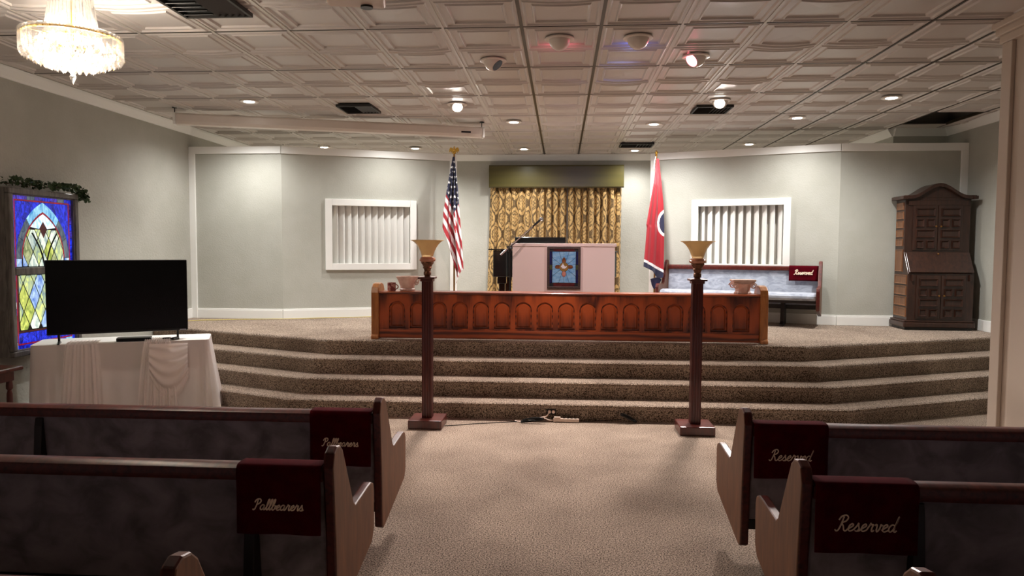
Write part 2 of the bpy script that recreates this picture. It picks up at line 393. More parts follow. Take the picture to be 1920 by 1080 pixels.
FIX = [(-3.63, 8.17), (-.65, 9.65), (1.23, 9.89), (3.635, 8.3), (2.998, 9.49), (-2.35, 9.9), (-4.25, 9.2), (-.03, 5.91), (.6, 5.91), (1.167, 6.5), (-.63, 6.55), (-1.245, 8.49), (1.79, 8.41), (-2.5, 4.9), (-2.47, 8.6), (1.78, 8.85)]   # panels that carry a fitting hang flat
pm = {}
rs = random.Random(3)
for i in range(-9, 10):
    for j in range(-2, 7):
        x0, y0 = GX + i * T, GY + j * 2 * T
        xa, xb = max(x0, XL + .02), min(x0 + T, XR - .02)
        if y0 > 10.4: xb = min(xb, 4.60)
        if xb - xa < .12: continue
        if i == 8 and j == 3: continue
        wid = round(xb - xa, 3); sag = rs.choice((0, .004, .010, .018, .026)) if y0 < 10 else .002
        if any(x0 - .1 < fx < x0 + T + .1 and y0 - .1 < fy < y0 + 2 * T + .1 for fx, fy in FIX): sag = 0
        key = (wid, sag, j == 6)
        if key not in pm:
            me = panel_mesh(wid, sag, 'ceiling_panel')
            if j == 6:
                bm = bmesh.new(); bm.from_mesh(me); bmesh.ops.bisect_plane(bm, geom=bm.verts[:] + bm.edges[:] + bm.faces[:], plane_co=(0, YB - y0 - .02, 0), plane_no=(0, 1, 0), clear_outer=True); bm.to_mesh(me); bm.free()
            pm[key] = me
        link_mesh('ceiling_panel', pm[key], ceil, (xa, y0, ZC))
m = MB(); m.box(GX + 8 * T + .01, GX + 9 * T - .01, 10.12, 10.44, ZC - .004, ZC + .006); m.build('ceiling_panel', 'tile', ceil)
MB().box(XL, XR, YR, GY - 4 * T, ZC - .003, ZC + .02).build('plain_panel', 'tile', ceil)
for i in range(-8, 10):
    x = GX + i * T
    dark = i in (0, 1) or i >= 5
    if i == 9: dark = True
    ye = YB if x < 4.6 else 10.44
    w = .013 if i in (0, 1) else .009
    MB().box(x - w, x + w, GY - 4 * T, ye, ZC - .006, ZC + .03).build('grid_bar', 'gridd' if dark else 'gridw', ceil)
for j in range(-1, 7):
    y = GY + j * 2 * T
    xe = XR if y < 10.4 else 4.6
    MB().box(XL, xe, y - .006, y + .006, ZC - .004, ZC + .03).build('cross_bar', 'gridd', ceil)

# ------------------------------------------------------------------ ceiling fittings
def downlight(x, y, on=True, label='', watts=None, tgt=None, angle=156):
    o = empty('downlight', (x, y, ZC - .004))
    MB().lathe([(.075, -.004), (.105, -.002), (.108, -.012), (.10, -.018), (.075, -.014)], 28).build('trim_ring', 'fixture', o, smooth=True)
    MB().lathe([(.001, -.020), (.05, -.018), (.073, -.010)], 24).build('lens', 'lens' if on else 'lensoff', o, smooth=True)
    if on:
        spot('downlight lamp', (x, y, ZC - .05), tgt or (x, y, 0), watts or DOWN_W, (1, .975, .94), angle, 1.0, .06)
    return tag(o, label, 'downlight', 'recessed ceiling downlights')
downlight(-3.63, 8.17, 1, 'lit downlight at far left, above the white screen case', angle=115)
downlight(-.65, 9.65, 1, 'lit downlight left of the two dark ceiling bars, nearer of two')
downlight(-.65, 12.25, 1, 'lit downlight closest to the curtain valance, left of the dark ceiling bars', DOWN_W * .5)
downlight(1.23, 9.89, 1, 'lit downlight right of the dark ceiling bars, between two air vents')
downlight(1.24, 12.5, 1, 'lit downlight above the valance right corner, next to a small dark vent', DOWN_W * .5)
downlight(-2.49, 12.1, 1, 'lit downlight just above the left wing wall, left of the striped flag')
downlight(3.635, 8.3, 1, 'lit downlight at far right of the ceiling')
downlight(2.985, 11.8, 1, 'lit downlight just above the cap of the right wing wall')
downlight(2.998, 9.49, 1, 'lit downlight right of the vent with the bright spot', DOWN_W * .40)
downlight(-2.35, 9.9, 1, 'lit downlight hidden behind the middle of the white screen case', DOWN_W * .32)
downlight(-4.25, 9.2, 1, 'lit downlight hidden behind the left end of the white screen case', DOWN_W * .55)
downlight(-4.0, 11.9, 1, 'lit downlight mostly hidden behind the left wing wall')
def eyeball(x, y, aim, state, label, watts=0, col=(1, 1, 1), angle=60):
    o = empty('eyeball_spotlight', (x, y, ZC))
    MB().lathe([(.085, -.003), (.118, -.001), (.12, -.010), (.11, -.016), (.085, -.012)], 28).build('trim_ring', 'fixture', o, smooth=True)
    d = (Vector(aim) - Vector((x, y, ZC - .02))).normalized()
    q = d.to_track_quat('Z', 'Y').to_matrix().to_4x4()
    prof = [(.088 * math.sin(t), .088 * math.cos(t)) for t in [PI - k * (PI - .78) / 12 for k in range(13)]] + [(.055, .058)]
    m = MB().lathe([(max(r, .001), z) for r, z in prof], 26); m.v = [tuple(q @ Vector(v) + Vector((0, 0, -.008))) for v in m.v]
    m.build('ball', 'fixture', o, smooth=True)
    m = MB().lathe([(.001, .063), (.055, .0615), (.055, .059)], 22); m.v = [tuple(q @ Vector(v) + Vector((0, 0, -.008))) for v in m.v]
    m.build('lens', {'on': 'lens', 'red': 'lensred', 'blue': 'lensblue', 'off': 'black'}[state], o)
    if watts: spot('eyeball lamp', tuple(Vector((x, y, ZC - .008)) + d * .10), aim, watts, col, angle, .8, .16 if watts > 200 else .05)
    return tag(o, label, 'spotlight', 'eyeball ceiling spotlights')
eyeball(-.03, 5.91, (-.1, 9.6, 1.2), 'red', 'white eyeball spotlight glowing red, between the two dark ceiling bars', EYE_W, (1, .76, .72))
eyeball(.60, 5.91, (0, 12.0, 1.2), 'blue', 'white eyeball spotlight glowing blue, right of the dark ceiling bars', EYE_W * .12, (.35, .45, 1))
eyeball(1.167, 6.5, (.45, 6.1, 2.75), 'red', 'tilted eyeball spotlight with a bright pink lens', EYE_W * .12, (1, .12, .25), 100)
eyeball(-.63, 6.55, (.0, 6.3, 2.7), 'off', 'tilted eyeball spotlight with a dark lens')
eyeball(-1.245, 8.49, (-.35, 4.6, 0), 'on', 'lit white eyeball spotlight left of centre, near the screen case end', DOWN_W * 3.0, (1, .89, .83), 88)
eyeball(1.79, 8.41, (.55, 4.4, 0), 'on', 'lit white eyeball spotlight beside the right ceiling vent', DOWN_W * 3.0, (1, .89, .83), 88)
def vent(x0, x1, y0, y1, label):
    o = empty('air_vent', ((x0 + x1) / 2, (y0 + y1) / 2, ZC - .006)); w, h = (x1 - x0) / 2, (y1 - y0) / 2
    MB().box(-w, w, -h, h, -.004, -.001).build('backing', 'plenum', o)
    m = MB(); e = .02
    m.box(-w, w, -h, -h + e, -.03, -.004); m.box(-w, w, h - e, h, -.03, -.004); m.box(-w, -w + e, -h + e, h - e, -.03, -.004); m.box(w - e, w, -h + e, h - e, -.03, -.004)
    m.build('frame', 'ventd', o)
    def slat(cx, cy, lx, ly, tx, ty):
        mm = MB().box(-lx / 2, lx / 2, -ly / 2, ly / 2, -.002, .002)
        R = Matrix.Rotation(tx, 4, 'X') @ Matrix.Rotation(ty, 4, 'Y'); mm.v = [tuple(R @ Vector(v) + Vector((cx, cy, -.018))) for v in mm.v]; mm.build('slat', 'ventd', o)
    n = 6
    for k in range(n):
        slat(-w * .52, -h + e + (k + .5) * (2 * h - 2 * e) / n, w * .92, .035, .6, 0)
    for k in range(5):
        slat(w * .06 + k * w * .19, 0, .03, 2 * h - 2 * e, 0, -.6)
    return tag(o, label, 'vent', 'dark ceiling air vents')
vent(-2.75, -2.25, 4.62, 5.15, 'dark louvred ceiling vent nearest the chandelier, cut by the top edge')
vent(-2.68, -2.25, 8.40, 8.86, 'dark louvred ceiling vent above the white screen case')
vent(1.57, 2.0, 8.63, 9.07, 'dark louvred ceiling vent beside the lit eyeball spotlight')
vent(.93, 1.46, 11.6, 12.0, 'small dark ceiling vent by the valance, right of the dark bars')

# projector, screen case
o = empty('ceiling_projector', (-1.20, 4.14, 3.125), math.radians(12))
MB().box(-.17, .17, -.14, .14, 0, .10).build('body', 'offwhite', o, bevel=.02, seg=3)
MB().lathe([(.03, -.012), (.036, -.012), (.036, .001)], 20, (.06, .09, 0)).build('foot', 'black', o)
MB().lathe([(.03, 0), (.036, 0), (.036, .03)], 20).build('mount', 'fixture', o).location = (0, 0, .10)
MB().box(-.02, .02, -.02, .02, .10, .272).build('mount_pole', 'fixture', o)
tag(o, 'white projector hanging from the ceiling at the top edge', 'projector')
p0, p1 = Vector((-4.73, 8.51, 3.245)), Vector((-1.06, 9.71, 3.245)); dv = (p1 - p0); L = dv.length; rz = math.atan2(dv.y, dv.x)
o = empty('projection_screen_case', p0, rz)
prof = [(-.05, .07), (-.062, .05), (-.062, -.03), (-.045, -.065), (.04, -.07), (.06, -.05), (.06, .06), (.04, .075)]
MB().prism(prof, lambda a, b, d: (d, a, b + .01), .03, L - .03).build('housing', 'fixture', o, bevel=.006)
for a, b in ((0, .03), (L - .03, L)): MB().prism([(y * 1.06, z * 1.06) for y, z in prof], lambda p, q, d: (d, p, q + .01), a, b).build('end_cap', 'white', o, bevel=.004)
for a in (.012, L - .03):
    m = MB().tube([(a, 0, .08), (a, 0, .15)], .006, 6); m.box(a - .025, a + .025, -.03, .03, .143, .151); m.build('hanger', 'black', o)
MB().box(L - .32, L - .19, -.0645, -.0615, -.008, .014).build('name_plate', 'black', o)
tag(o, 'long white projection screen case hanging below the ceiling', 'screen')

# chandelier
o = empty('chandelier', (-3.10, 4.40, 0))
ring = MB(); 
for z, r in ((3.015, .272), (3.015, .13)):
    ring.tube([(r * math.cos(2 * PI * k / 40), r * math.sin(2 * PI * k / 40), z) for k in range(41)], .008, 6)
for k in range(6): a = k * PI / 3; ring.tube([(.13 * math.cos(a), .13 * math.sin(a), 3.015), (.272 * math.cos(a), .272 * math.sin(a), 3.015)], .005, 5)
ring.build('ring', 'gold', o, smooth=True)
MB().lathe([(.02, 3.37), (.14, 3.375), (.15, 3.39), (.15, 3.398)], 30).build('canopy', 'gold', o, smooth=True)
MB().tube([(0, 0, 3.38), (0, 0, 2.84)], .012, 10).build('stem', 'gold', o)
pris = MB().prism([(-.016, -.005), (0, -.011), (.016, -.005), (.016, .005), (0, .011), (-.016, .005)], lambda a, b, d: (b, a, d), -.13, 0).mesh('prism', 'crystal')
for k in range(44):
    a = 2 * PI * k / 44; link_mesh('prism', pris, o, (.279 * math.cos(a), .279 * math.sin(a), 3.035), (0, 0, a))
strand = MB().prism([(-.009, -.004), (0, -.008), (.009, -.004), (.009, .004), (0, .008), (-.009, .004)], lambda a, b, d: (b + (.0 if d > .1 else .05), a, d), 0, .36).mesh('strand', 'crystal')
for k in range(36):
    a = 2 * PI * k / 36; link_mesh('strand', strand, o, (.10 * math.cos(a), .10 * math.sin(a), 3.015), (0, 0, a))
cr = MB(); rr = random.Random(5)
for t in range(9):
    r = .272 - t * .029; z = 2.905 - .07 * math.sin(t / 8 * PI / 2); n = max(6, int(2 * PI * r / .042))
    for k in range(n):
        a = 2 * PI * (k + .5 * (t % 2)) / n; s = .019 + .004 * rr.random(); c = Vector((r * math.cos(a), r * math.sin(a), z)); q = rr.random() * PI
        vs = [c + Vector((0, 0, s * 1.5)), c - Vector((0, 0, s * 1.7))] + [c + Vector((s * math.cos(q + i * PI / 2), s * math.sin(q + i * PI / 2), 0)) for i in range(4)]
        cr.add(vs, [(0, 2, 3), (0, 3, 4), (0, 4, 5), (0, 5, 2), (1, 3, 2), (1, 4, 3), (1, 5, 4), (1, 2, 5)])
tag(cr.build('crystal_bowl', 'crystal', o), kind='stuff')
m = MB().lathe([(.001, .09), (.010, .075), (.036, .03), (.012, -.01), (.022, -.022), (.001, -.07)], 8); m.v = [(x, y, z + 2.795) for x, y, z in m.v]
m.build('pendant', 'crystal', o)
for k in range(8):
    a = 2 * PI * k / 8; link_mesh('bulb', MB().lathe([(.001, -.02), (.014, -.012), (.016, .01), (.008, .035), (.001, .05)], 10).mesh('bulb', 'bulb', True), o, (.17 * math.cos(a), .17 * math.sin(a), 2.97))
for k in range(3):
    a = 2 * PI * k / 3; link_mesh('bulb', MB().lathe([(.001, -.02), (.014, -.012), (.016, .01), (.008, .035), (.001, .05)], 10).mesh('bulb', 'bulb', True), o, (.05 * math.cos(a), .05 * math.sin(a), 3.12))
pl = bpy.data.lights.new('chandelier lamp', 'POINT'); pl.energy = CHAND_W; pl.color = (1, .9, .78); pl.shadow_soft_size = .12
po = bpy.data.objects.new('chandelier lamp', pl); C.objects.link(po); po.location = (-3.10, 4.40, 2.95)
tag(o, 'lit crystal chandelier hanging at the top left', 'chandelier')

# ------------------------------------------------------------------ script lettering
GL = {
 'a': ([[(.75, .85), (.45, 1), (.12, .7), (.1, .25), (.35, 0), (.65, .25), (.78, .95), (.76, .3), (.9, 0), (1.15, .2)]], 1.1),
 'l': ([[(0, .2), (.3, .9), (.5, 1.7), (.42, 2.1), (.25, 1.9), (.2, 1), (.22, .2), (.4, 0), (.6, .2)]], .58),
 'b': ([[(0, .2), (.3, .9), (.5, 1.7), (.42, 2.1), (.25, 1.9), (.18, 1), (.2, .2), (.42, 0), (.7, .25), (.72, .75), (.55, .95), (.75, .78), (.98, .85)]], .92),
 'e': ([[(0, .2), (.35, .45), (.65, .75), (.5, 1), (.2, .75), (.15, .25), (.4, 0), (.7, .1), (.9, .25)]], .85),
 'r': ([[(0, .2), (.25, .9), (.3, 1.12), (.42, .92), (.66, .95), (.62, .5), (.65, .1), (.8, 0), (.95, .2)]], .9),
 's': ([[(0, .2), (.3, .7), (.42, 1.08), (.52, .7), (.68, .35), (.5, 0), (.2, .08)], [(.5, 0), (.75, .05), (.9, .2)]], .85),
 'v': ([[(0, .8), (.15, 1), (.3, .8), (.35, .2), (.5, 0), (.72, .4), (.75, 1), (.88, .82), (1.05, .9)]], 1.0),
 'd': ([[(.7, .85), (.4, 1), (.1, .7), (.1, .25), (.35, 0), (.65, .3), (.85, 1.2), (.92, 2.1), (.82, 1.2), (.76, .25), (.92, 0), (1.15, .2)]], 1.1),
 'P': ([[(.42, 1.95), (.36, 1), (.2, .15), (-.05, -.05), (-.2, .15)], [(-.1, 1.45), (.1, 1.95), (.65, 2.15), (1.05, 1.8), (.9, 1.3), (.42, 1.05)]], 1.15),
 'R': ([[(.42, 1.95), (.36, 1), (.2, .15), (-.05, -.05), (-.25, .15)], [(-.1, 1.45), (.1, 1.95), (.65, 2.15), (1.0, 1.8), (.85, 1.35), (.42, 1.08), (.7, .6), (.9, .1), (1.15, 0), (1.35, .2)]], 1.3),
}
def lettering(text, width, fn, r, parent, matn='thread'):
    strokes = []; x = 0
    for ch in text:
        ss, adv = GL[ch]
        for s in ss: strokes.append([(x + px + .28 * py, py) for px, py in s])
        x += adv
    xs = [p[0] for s in strokes for p in s]; a, b = min(xs), max(xs); k = width / (b - a)
    m = MB()
    for s in strokes:
        pts = smooth_path([Vector(((p[0] - (a + b) / 2) * k, (p[1] - 1) * k, 0)) for p in s], 5)
        m.tube([fn(p.x, p.y) for p in pts], r, 5)
    return m.build('lettering', matn, parent, smooth=True)

# ------------------------------------------------------------------ pews
END = [(0, .14), (.03, .125), (.075, .13), (.56, .235), (.60, .29), (.605, .49), (.59, .525), (.55, .54), (.50, .54), (.285, .525), (.255, .545), (.235, .58), (.15, .74), (.10, .83), (.065, .86), (.02, .868), (-.02, .85), (-.04, .79), (-.012, .48)]
def pew(name, loc, s, L, label, rz=0, fabric='velvet', seatf='velvet', fins=(.33, 1.95)):
    o = empty(name, loc, rz); X = lambda a: s * a
    for a in (0, L - .045):
        m = MB(); m.prism(END, lambda p, q, d: (X(a + d), p, q), 0, .045, 0, 1); m.build('pew_end', ['pewface', 'cherry'], o, bevel=.008, seg=2)
    m = MB(); m.prism([(.055, .27), (.01, .74), (-.025, .74), (.02, .27)], lambda p, q, d: (X(d), p, q), .046, L - .046); m.build('back', fabric, o, bevel=.01)
    m = MB(); m.prism([(.03, .215), (.065, .215), (.065, .268), (.022, .268)], lambda p, q, d: (X(d), p, q), .046, L - .046); m.build('lower_rail', 'darkwood', o)
    m = MB(); m.prism([(.045, .735), (.05, .76), (.045, .785), (.02, .797), (-.025, .797), (-.048, .785), (-.052, .76), (-.046, .735)], lambda p, q, d: (X(d), p, q), .046, L - .046); m.build('top_rail', 'cherry', o, smooth=True)
    m = MB(); m.prism([(.07, .36), (.53, .36), (.555, .385), (.555, .42), (.53, .45), (.40, .462), (.08, .445)], lambda p, q, d: (X(d), p, q), .046, L - .046); m.build('seat', seatf, o, bevel=.015, seg=3)
    m = MB(); m.prism([(.075, .325), (.52, .325), (.52, .358), (.075, .358)], lambda p, q, d: (X(d), p, q), .046, L - .046); m.build('seat_board', 'darkwood', o)
    for a in fins:
        m = MB(); m.prism([(-.027, .725), (-.035, .725), (-.045, .68), (-.09, .10), (-.06, .0), (.40, 0), (.40, .03), (.30, .06), (.26, .325), (.066, .325), (.066, .22), (.018, .22), (-.0225, .66)], lambda p, q, d: (X(a + d), p, q), 0, .045)
        m.build('support', 'darkwood', o, bevel=.003)
    return tag(o, label, 'pew', 'upholstered pews')
def banner(loc, s, a0, w, text, label, drop=.29, rz=0, front=False, tw=.6):
    """velvet cloth hung over a pew's top rail; lettering on the side that faces the camera"""
    o = empty('velvet_banner', loc, rz)
    zt = .802
    back = [(.058, .60), (.062, .70), (.058, .775), (.045, .797), (.02, .803), (-.028, .803), (-.052, .795), (-.060, .765), (-.056, .70), (-.058 - .0 * drop, .80 - drop)]
    if front: back = [(-.052, .66), (-.060, .765), (-.052, .795), (-.028, .803), (.02, .803), (.045, .797), (.058, .775), (.062, .70), (.068, .80 - drop)]
    path = smooth_path([Vector((p[0], p[1], 0)) for p in back], 4)
    m = MB(); n = 14
    def fn(u, v):
        i = v * (len(path) - 1); p = path[int(round(i))]
        hang = max(0, .78 - p.y); 
        return (s * (a0 + u * w), p.x + (-1 if not front else 1) * .006 * math.sin(u * 9 + .5) * hang * 3 * (1 if (p.x < 0) != front else 0), p.y)
    m.grid(fn, n, len(path) - 1); m.build('cloth', 'burgundy', o, smooth=True, solid=.004)
    yy = (lambda z: -.0635) if not front else (lambda z: .0725)
    sg = (1 if not front else -1)
    zc = .80 - drop * (.56 if not front else .42); tsh = w * .04
    lettering(text, w * tw, lambda x, y: (s * (a0 + w / 2) + (x if not front else -x), yy(0), zc + y), .0030 if not front else .0048, o)
    return tag(o, label, 'banner', 'burgundy velvet pew banners')
SEAT = 'upholstered'
pew('pew', (-.985, 3.86, 0), -1, 3.6, 'front left pew with grey plush back, in front of the cloth-covered table')
pew('pew', (-.93, 2.88, 0), -1, 3.6, 'second pew on the left, grey plush back nearest the camera')
pew('pew', (-1.01, 1.80, 0), -1, 3.6, 'third pew on the left, only its rounded end tip shows', fins=())
pew('pew', (.954, 3.775, 0), 1, 3.6, 'front right pew with grey plush back, before the column')
pew('pew', (.94, 2.845, 0), 1, 3.6, 'second pew on the right, nearest the camera', fins=(.42, 1.95))
pew('pew', (.93, 1.86, 0), 1, 3.6, 'third pew on the right, only its end tip shows at the bottom edge', fins=())
banner((-.985, 3.86, 0), -1, .048, .34, 'Pallbearers', 'burgundy Pallbearers banner on the front left pew, before the steps', .30)
banner((-.93, 2.88, 0), -1, .048, .355, 'Pallbearers', 'burgundy Pallbearers banner on the second left pew, nearest the camera', .285)
banner((.954, 3.775, 0), 1, .048, .37, 'Reserved', 'burgundy Reserved banner on the front right pew, before the column', .28)
banner((.94, 2.845, 0), 1, .048, .385, 'Reserved', 'burgundy Reserved banner on the second right pew, nearest the camera', .27, tw=.62)
tw = Vector((1.34 - 3.72, 10.88 - 9.93, 0)).normalized(); nw = Vector((-tw.y, tw.x, 0)); nw = -nw if nw.y > 0 else nw
bl = Vector((3.72, 9.93, ZP)) + tw * .18 + nw * .13; brz = math.atan2(tw.y, tw.x)
pew('bench_pew', bl, 1, 2.12, 'blue-grey plush bench on the stage, against the right wing wall', brz, 'velvetb', 'velvetb', fins=(.45, 1.65))
banner(bl, 1, .048, .37, 'Reserved', 'small burgundy Reserved banner on the stage bench', .20, brz, True, .66)

# ------------------------------------------------------------------ torchiere lamps
def torchiere(x, y, label):
    o = empty('floor_lamp', (x, y, 0))
    MB().box(-.16, .16, -.16, .16, .003, .085).build('base', 'mahog', o, bevel=.008)
    m = MB(); poly = []
    w = .047
    for side in range(4):
        ca, sa = [(1, 0), (0, 1), (-1, 0), (0, -1)][side]
        pts = [(-w, -w)]
        for k in range(4):
            c = -w + (k + .5) * 2 * w / 4; e = .008
            pts += [(c - e, -w), (c - e * .5, -w + .006), (c + e * .5, -w + .006), (c + e, -w)]
        poly += [(px * ca - py * sa, px * sa + py * ca) for px, py in pts]
    m.prism(poly, lambda a, b, d: (a, b, d), .085, 1.385); m.build('pole', 'mahog', o)
    m = MB(); m.box(-.058, .058, -.058, .058, 1.385, 1.41); m.box(-.078, .078, -.078, .078, 1.41, 1.428); m.build('capital', 'mahog', o, bevel=.003)
    MB().lathe([(.028, 1.428), (.028, 1.44), (.036, 1.448), (.036, 1.475), (.03, 1.482), (.034, 1.50), (.044, 1.515), (.04, 1.525), (.05, 1.545), (.062, 1.56), (.06, 1.568)], 20).build('socket', 'bronze', o, smooth=True)
    MB().lathe([(.058, 1.568), (.074, 1.578), (.078, 1.592), (.07, 1.608), (.056, 1.616), (.05, 1.62)], 24).build('shade_collar', 'amberp', o, smooth=True)
    prof = [(.052, 1.615), (.058, 1.64), (.068, 1.67), (.084, 1.705), (.106, 1.738), (.132, 1.762), (.154, 1.772), (.15, 1.776), (.128, 1.766), (.10, 1.742), (.078, 1.708), (.062, 1.672), (.05, 1.64)]
    MB().lathe(prof, 64, lobes=8, amp=.035, cap=False).build('shade', 'amber', o, smooth=True)
    return tag(o, label, 'floor lamp', 'torchiere floor lamps')
torchiere(-1.265, 6.70, 'tall wooden torchiere lamp with amber glass shade, left of the aisle')
torchiere(1.25, 6.68, 'tall wooden torchiere lamp with amber glass shade, right of the aisle')

# ------------------------------------------------------------------ altar rail
o = empty('altar_rail', (0, 7.86, ZP)); RX0, RX1 = -2.03, 2.14; PW, PP = .182, .2359; PZ0, PZS, PZ1 = .125, .35, .43
MB().box(RX0, RX1, .026, .045, .03, .50).build('backboard', 'oak', o)
def arch(cx, w, z0, zs, z1, n=6):
    half = [(w / 2 * (1 - (k / n) ** 1.6), zs + (z1 - zs) * (1 - (1 - k / n) ** 1.7)) for k in range(1, n + 1)]
    return [(cx - w / 2, z0), (cx + w / 2, z0), (cx + w / 2, zs)] + [(cx + x, z) for x, z in half] + [(cx - x, z) for x, z in reversed(half[:-1])] + [(cx - w / 2, zs)]
m = MB(); FZ0, FZ1 = .108, .46
x_first = -1.92 + PW / 2
def ray_to_rect(cx, cz, px, pz, x0, x1, z0, z1):
    dx, dz = px - cx, pz - cz; t = 1e9
    if abs(dx) > 1e-9: t = min(t, ((x1 if dx > 0 else x0) - cx) / dx)
    if abs(dz) > 1e-9: t = min(t, ((z1 if dz > 0 else z0) - cz) / dz)
    return cx + dx * t, cz + dz * t
for k in range(17):
    cx = x_first + k * PP; inner = arch(cx, PW, PZ0, PZS, PZ1); x0, x1 = cx - PP / 2, cx + PP / 2; cz = .27
    # corners inserted so that the outer loop keeps the rectangle
    inn = []
    for i, p in enumerate(inner): inn.append(p)
    outer = [ray_to_rect(cx, cz, p[0], p[1], x0, x1, FZ0, FZ1) for p in inn]
    def snap(p): 
        return p
    cors = [(x0, FZ0), (x1, FZ0), (x1, FZ1), (x0, FZ1)]
    for c in cors:
        j = min(range(len(outer)), key=lambda q: (outer[q][0] - c[0]) ** 2 + (outer[q][1] - c[1]) ** 2); outer[j] = c
    n = len(inn); vs = [(x, 0, z) for x, z in outer] + [(x, 0, z) for x, z in inn] + [(x, .026, z) for x, z in inn]
    fs = []
    for i in range(n):
        j = (i + 1) % n; fs += [(i, j, n + j, n + i), (n + i, n + j, 2 * n + j, 2 * n + i)]
    m.add(vs, fs)
xl, xr = x_first - PP / 2, x_first + 16.5 * PP
m.box(RX0, xl, 0, .02, FZ0, FZ1); m.box(xr, RX1, 0, .02, FZ0, FZ1); m.box(RX0, RX1, 0, .02, FZ1, .505)
m.build('face_frame', 'oakv', o, fix=False)
MB().box(RX0, RX1, -.004, .02, .012, FZ0).build('bottom_board', 'oak', o, bevel=.004)
pmesh = None
for k in range(17):
    cx = 0; a = arch(0, PW - .026, PZ0 + .013, PZS, PZ1 - .016); b = [(x * .72, PZ0 + .03 + (z - PZ0 - .006) * .86) for x, z in a]
    if pmesh is None:
        mm = MB(); n = len(a); mm.add([(x, .0255, z) for x, z in a] + [(x, .018, z) for x, z in a] + [(x * .9, .018, PZ0 + .014 + (z - PZ0 - .006) * .95) for x, z in a] + [(x, .008, z) for x, z in b],
            [(r * n + i, r * n + (i + 1) % n, (r + 1) * n + (i + 1) % n, (r + 1) * n + i) for r in range(3) for i in range(n)] + [tuple(3 * n + i for i in range(n))])
        pmesh = mm.mesh('arched_panel', 'oakv')
    link_mesh('arched_panel', pmesh, o, (x_first + k * PP, 0, 0))
m = MB(); m.prism([(-.018, .512), (-.022, .522), (-.016, .534), (.24, .534), (.24, .506), (.0, .506)], lambda p, q, d: (d, p, q), RX0, RX1); m.build('ledge', 'oak', o, bevel=.003)
EP = [(-.055, 0), (.27, 0), (.27, .04), (.25, .06), (.25, .50), (.245, .56), (.20, .61), (.12, .628), (.04, .618), (-.01, .58), (-.03, .52), (-.035, .06), (-.055, .035)]
for x0 in (-2.115, 2.14):
    m = MB(); m.prism(EP, lambda p, q, d: (x0 + d, p, q), 0, .085, 0, 0); m.build('rail_end', 'oakend', o, bevel=.01, seg=3)
tag(o, 'carved oak altar rail with seventeen arched panels on the stage edge', 'altar rail')
ZL = ZP + .535
# planters and mug on the ledge
def scroll(m, c, r, ax, n=22):
    pts = []
    for k in range(n + 1):
        t = k / n; a = t * 3.4 * PI; rr = r * (1 - .8 * t); pts.append((c[0] + ax * rr * math.cos(a), c[1], c[2] + rr * math.sin(a)))
    m.tube(pts, r * .2, 6)
o = empty('ceramic_bowl_planter', (-1.74, 8.00, ZL))
MB().lathe([(.06, .0), (.085, .002), (.088, .02), (.078, .03), (.085, .06), (.10, .10), (.118, .14), (.128, .15), (.13, .165), (.118, .165), (.105, .14), (.05, .03)], 40, lobes=12, amp=.02).build('bowl', 'ceramic', o, smooth=True)
m = MB(); scroll(m, (.115, -.02, .115), .035, 1); scroll(m, (.112, -.03, .085), .025, 1); m.build('scroll_handle', 'ceramic', o, smooth=True)
tag(o, 'blush ceramic bowl planter with scroll handle on the rail ledge, beside the mug', 'planter')
o = empty('printed_mug', (-1.905, 7.93, ZL))
MB().lathe([(.035, 0), (.046, .003), (.047, .02), (.047, .094), (.044, .096), (.042, .09), (.041, .01)], 28).build('cup', 'mug', o, smooth=True)
m = MB(); m.tube([(.045 + .03 * math.sin(t * PI), 0, .078 - .06 * t) for t in [k / 10 for k in range(11)]], .006, 7); m.build('handle', 'mug', o, smooth=True)
tag(o, 'small pink printed mug at the left end of the rail ledge', 'mug')
o = empty('ceramic_column_planter', (1.99, 8.0, ZL))
MB().lathe([(.06, 0), (.09, .0), (.09, .015), (.082, .02), (.078, .03), (.078, .085), (.09, .10), (.095, .11)], 48, lobes=16, amp=.035).build('fluted_body', 'ceramic', o, smooth=True)
m = MB(); m.box(-.115, .115, -.075, .075, .108, .135); m.box(-.125, .125, -.085, .085, .135, .158); m.build('abacus', 'ceramic', o, bevel=.008)
for sx in (-1, 1):
    m = MB(); scroll(m, (sx * .095, -.083, .088), .036, sx); scroll(m, (sx * .095, .083, .088), .036, sx); m.build('volute', 'ceramic', o, smooth=True)
tag(o, 'blush ceramic planter shaped like an Ionic capital, on the rail ledge', 'planter')

# ------------------------------------------------------------------ pulpit with stained glass picture
o = empty('pulpit', (0.025, 8.86, ZP))
pts = [(-.235, 0), (.24, 0), (.645, .20), (.645, .56), (-.645, .56), (-.645, .20)]
MB().prism(pts, lambda a, b, d: (a, b, d), 0.003, 1.045).build('body', 'pulpit', o, bevel=.004)
cx = 0
MB().prism([(x * 1.03, y * 1.03 - .012) for x, y in pts], lambda a, b, d: (a, b, d), 1.045, 1.085).build('top_ledge', 'pulpit', o, bevel=.006)
MB().box(-.235, .24, -.014, -.001, .003, 1.04).build('front_panel', 'pulpitc', o, bevel=.002)
tag(o, 'three-sided blush white pulpit in front of the curtain', 'pulpit')
o = empty('stained_glass_picture', (.03, 8.838, 1.205)); W2, H = .205, .52
m = MB(); 
for a, b, c, d in ((-W2, W2, 0, .03), (-W2, W2, H - .03, H), (-W2, -W2 + .03, .03, H - .03), (W2 - .03, W2, .03, H - .03)): m.box(a, b, -.022, 0.006, c, d)
m.build('frame', mat('carved frame', (78, 62, 54), .5, c2=(44, 34, 30), scale=60), o, bevel=.004)
k = 0; bead = MB().box(-.006, .006, -.028, -.021, -.004, .004).mesh('bead', 'walnut')
for i in range(17):
    for z in (.012, H - .012): link_mesh('bead', bead, o, (-W2 + .012 + i * (2 * W2 - .024) / 16, 0, z))
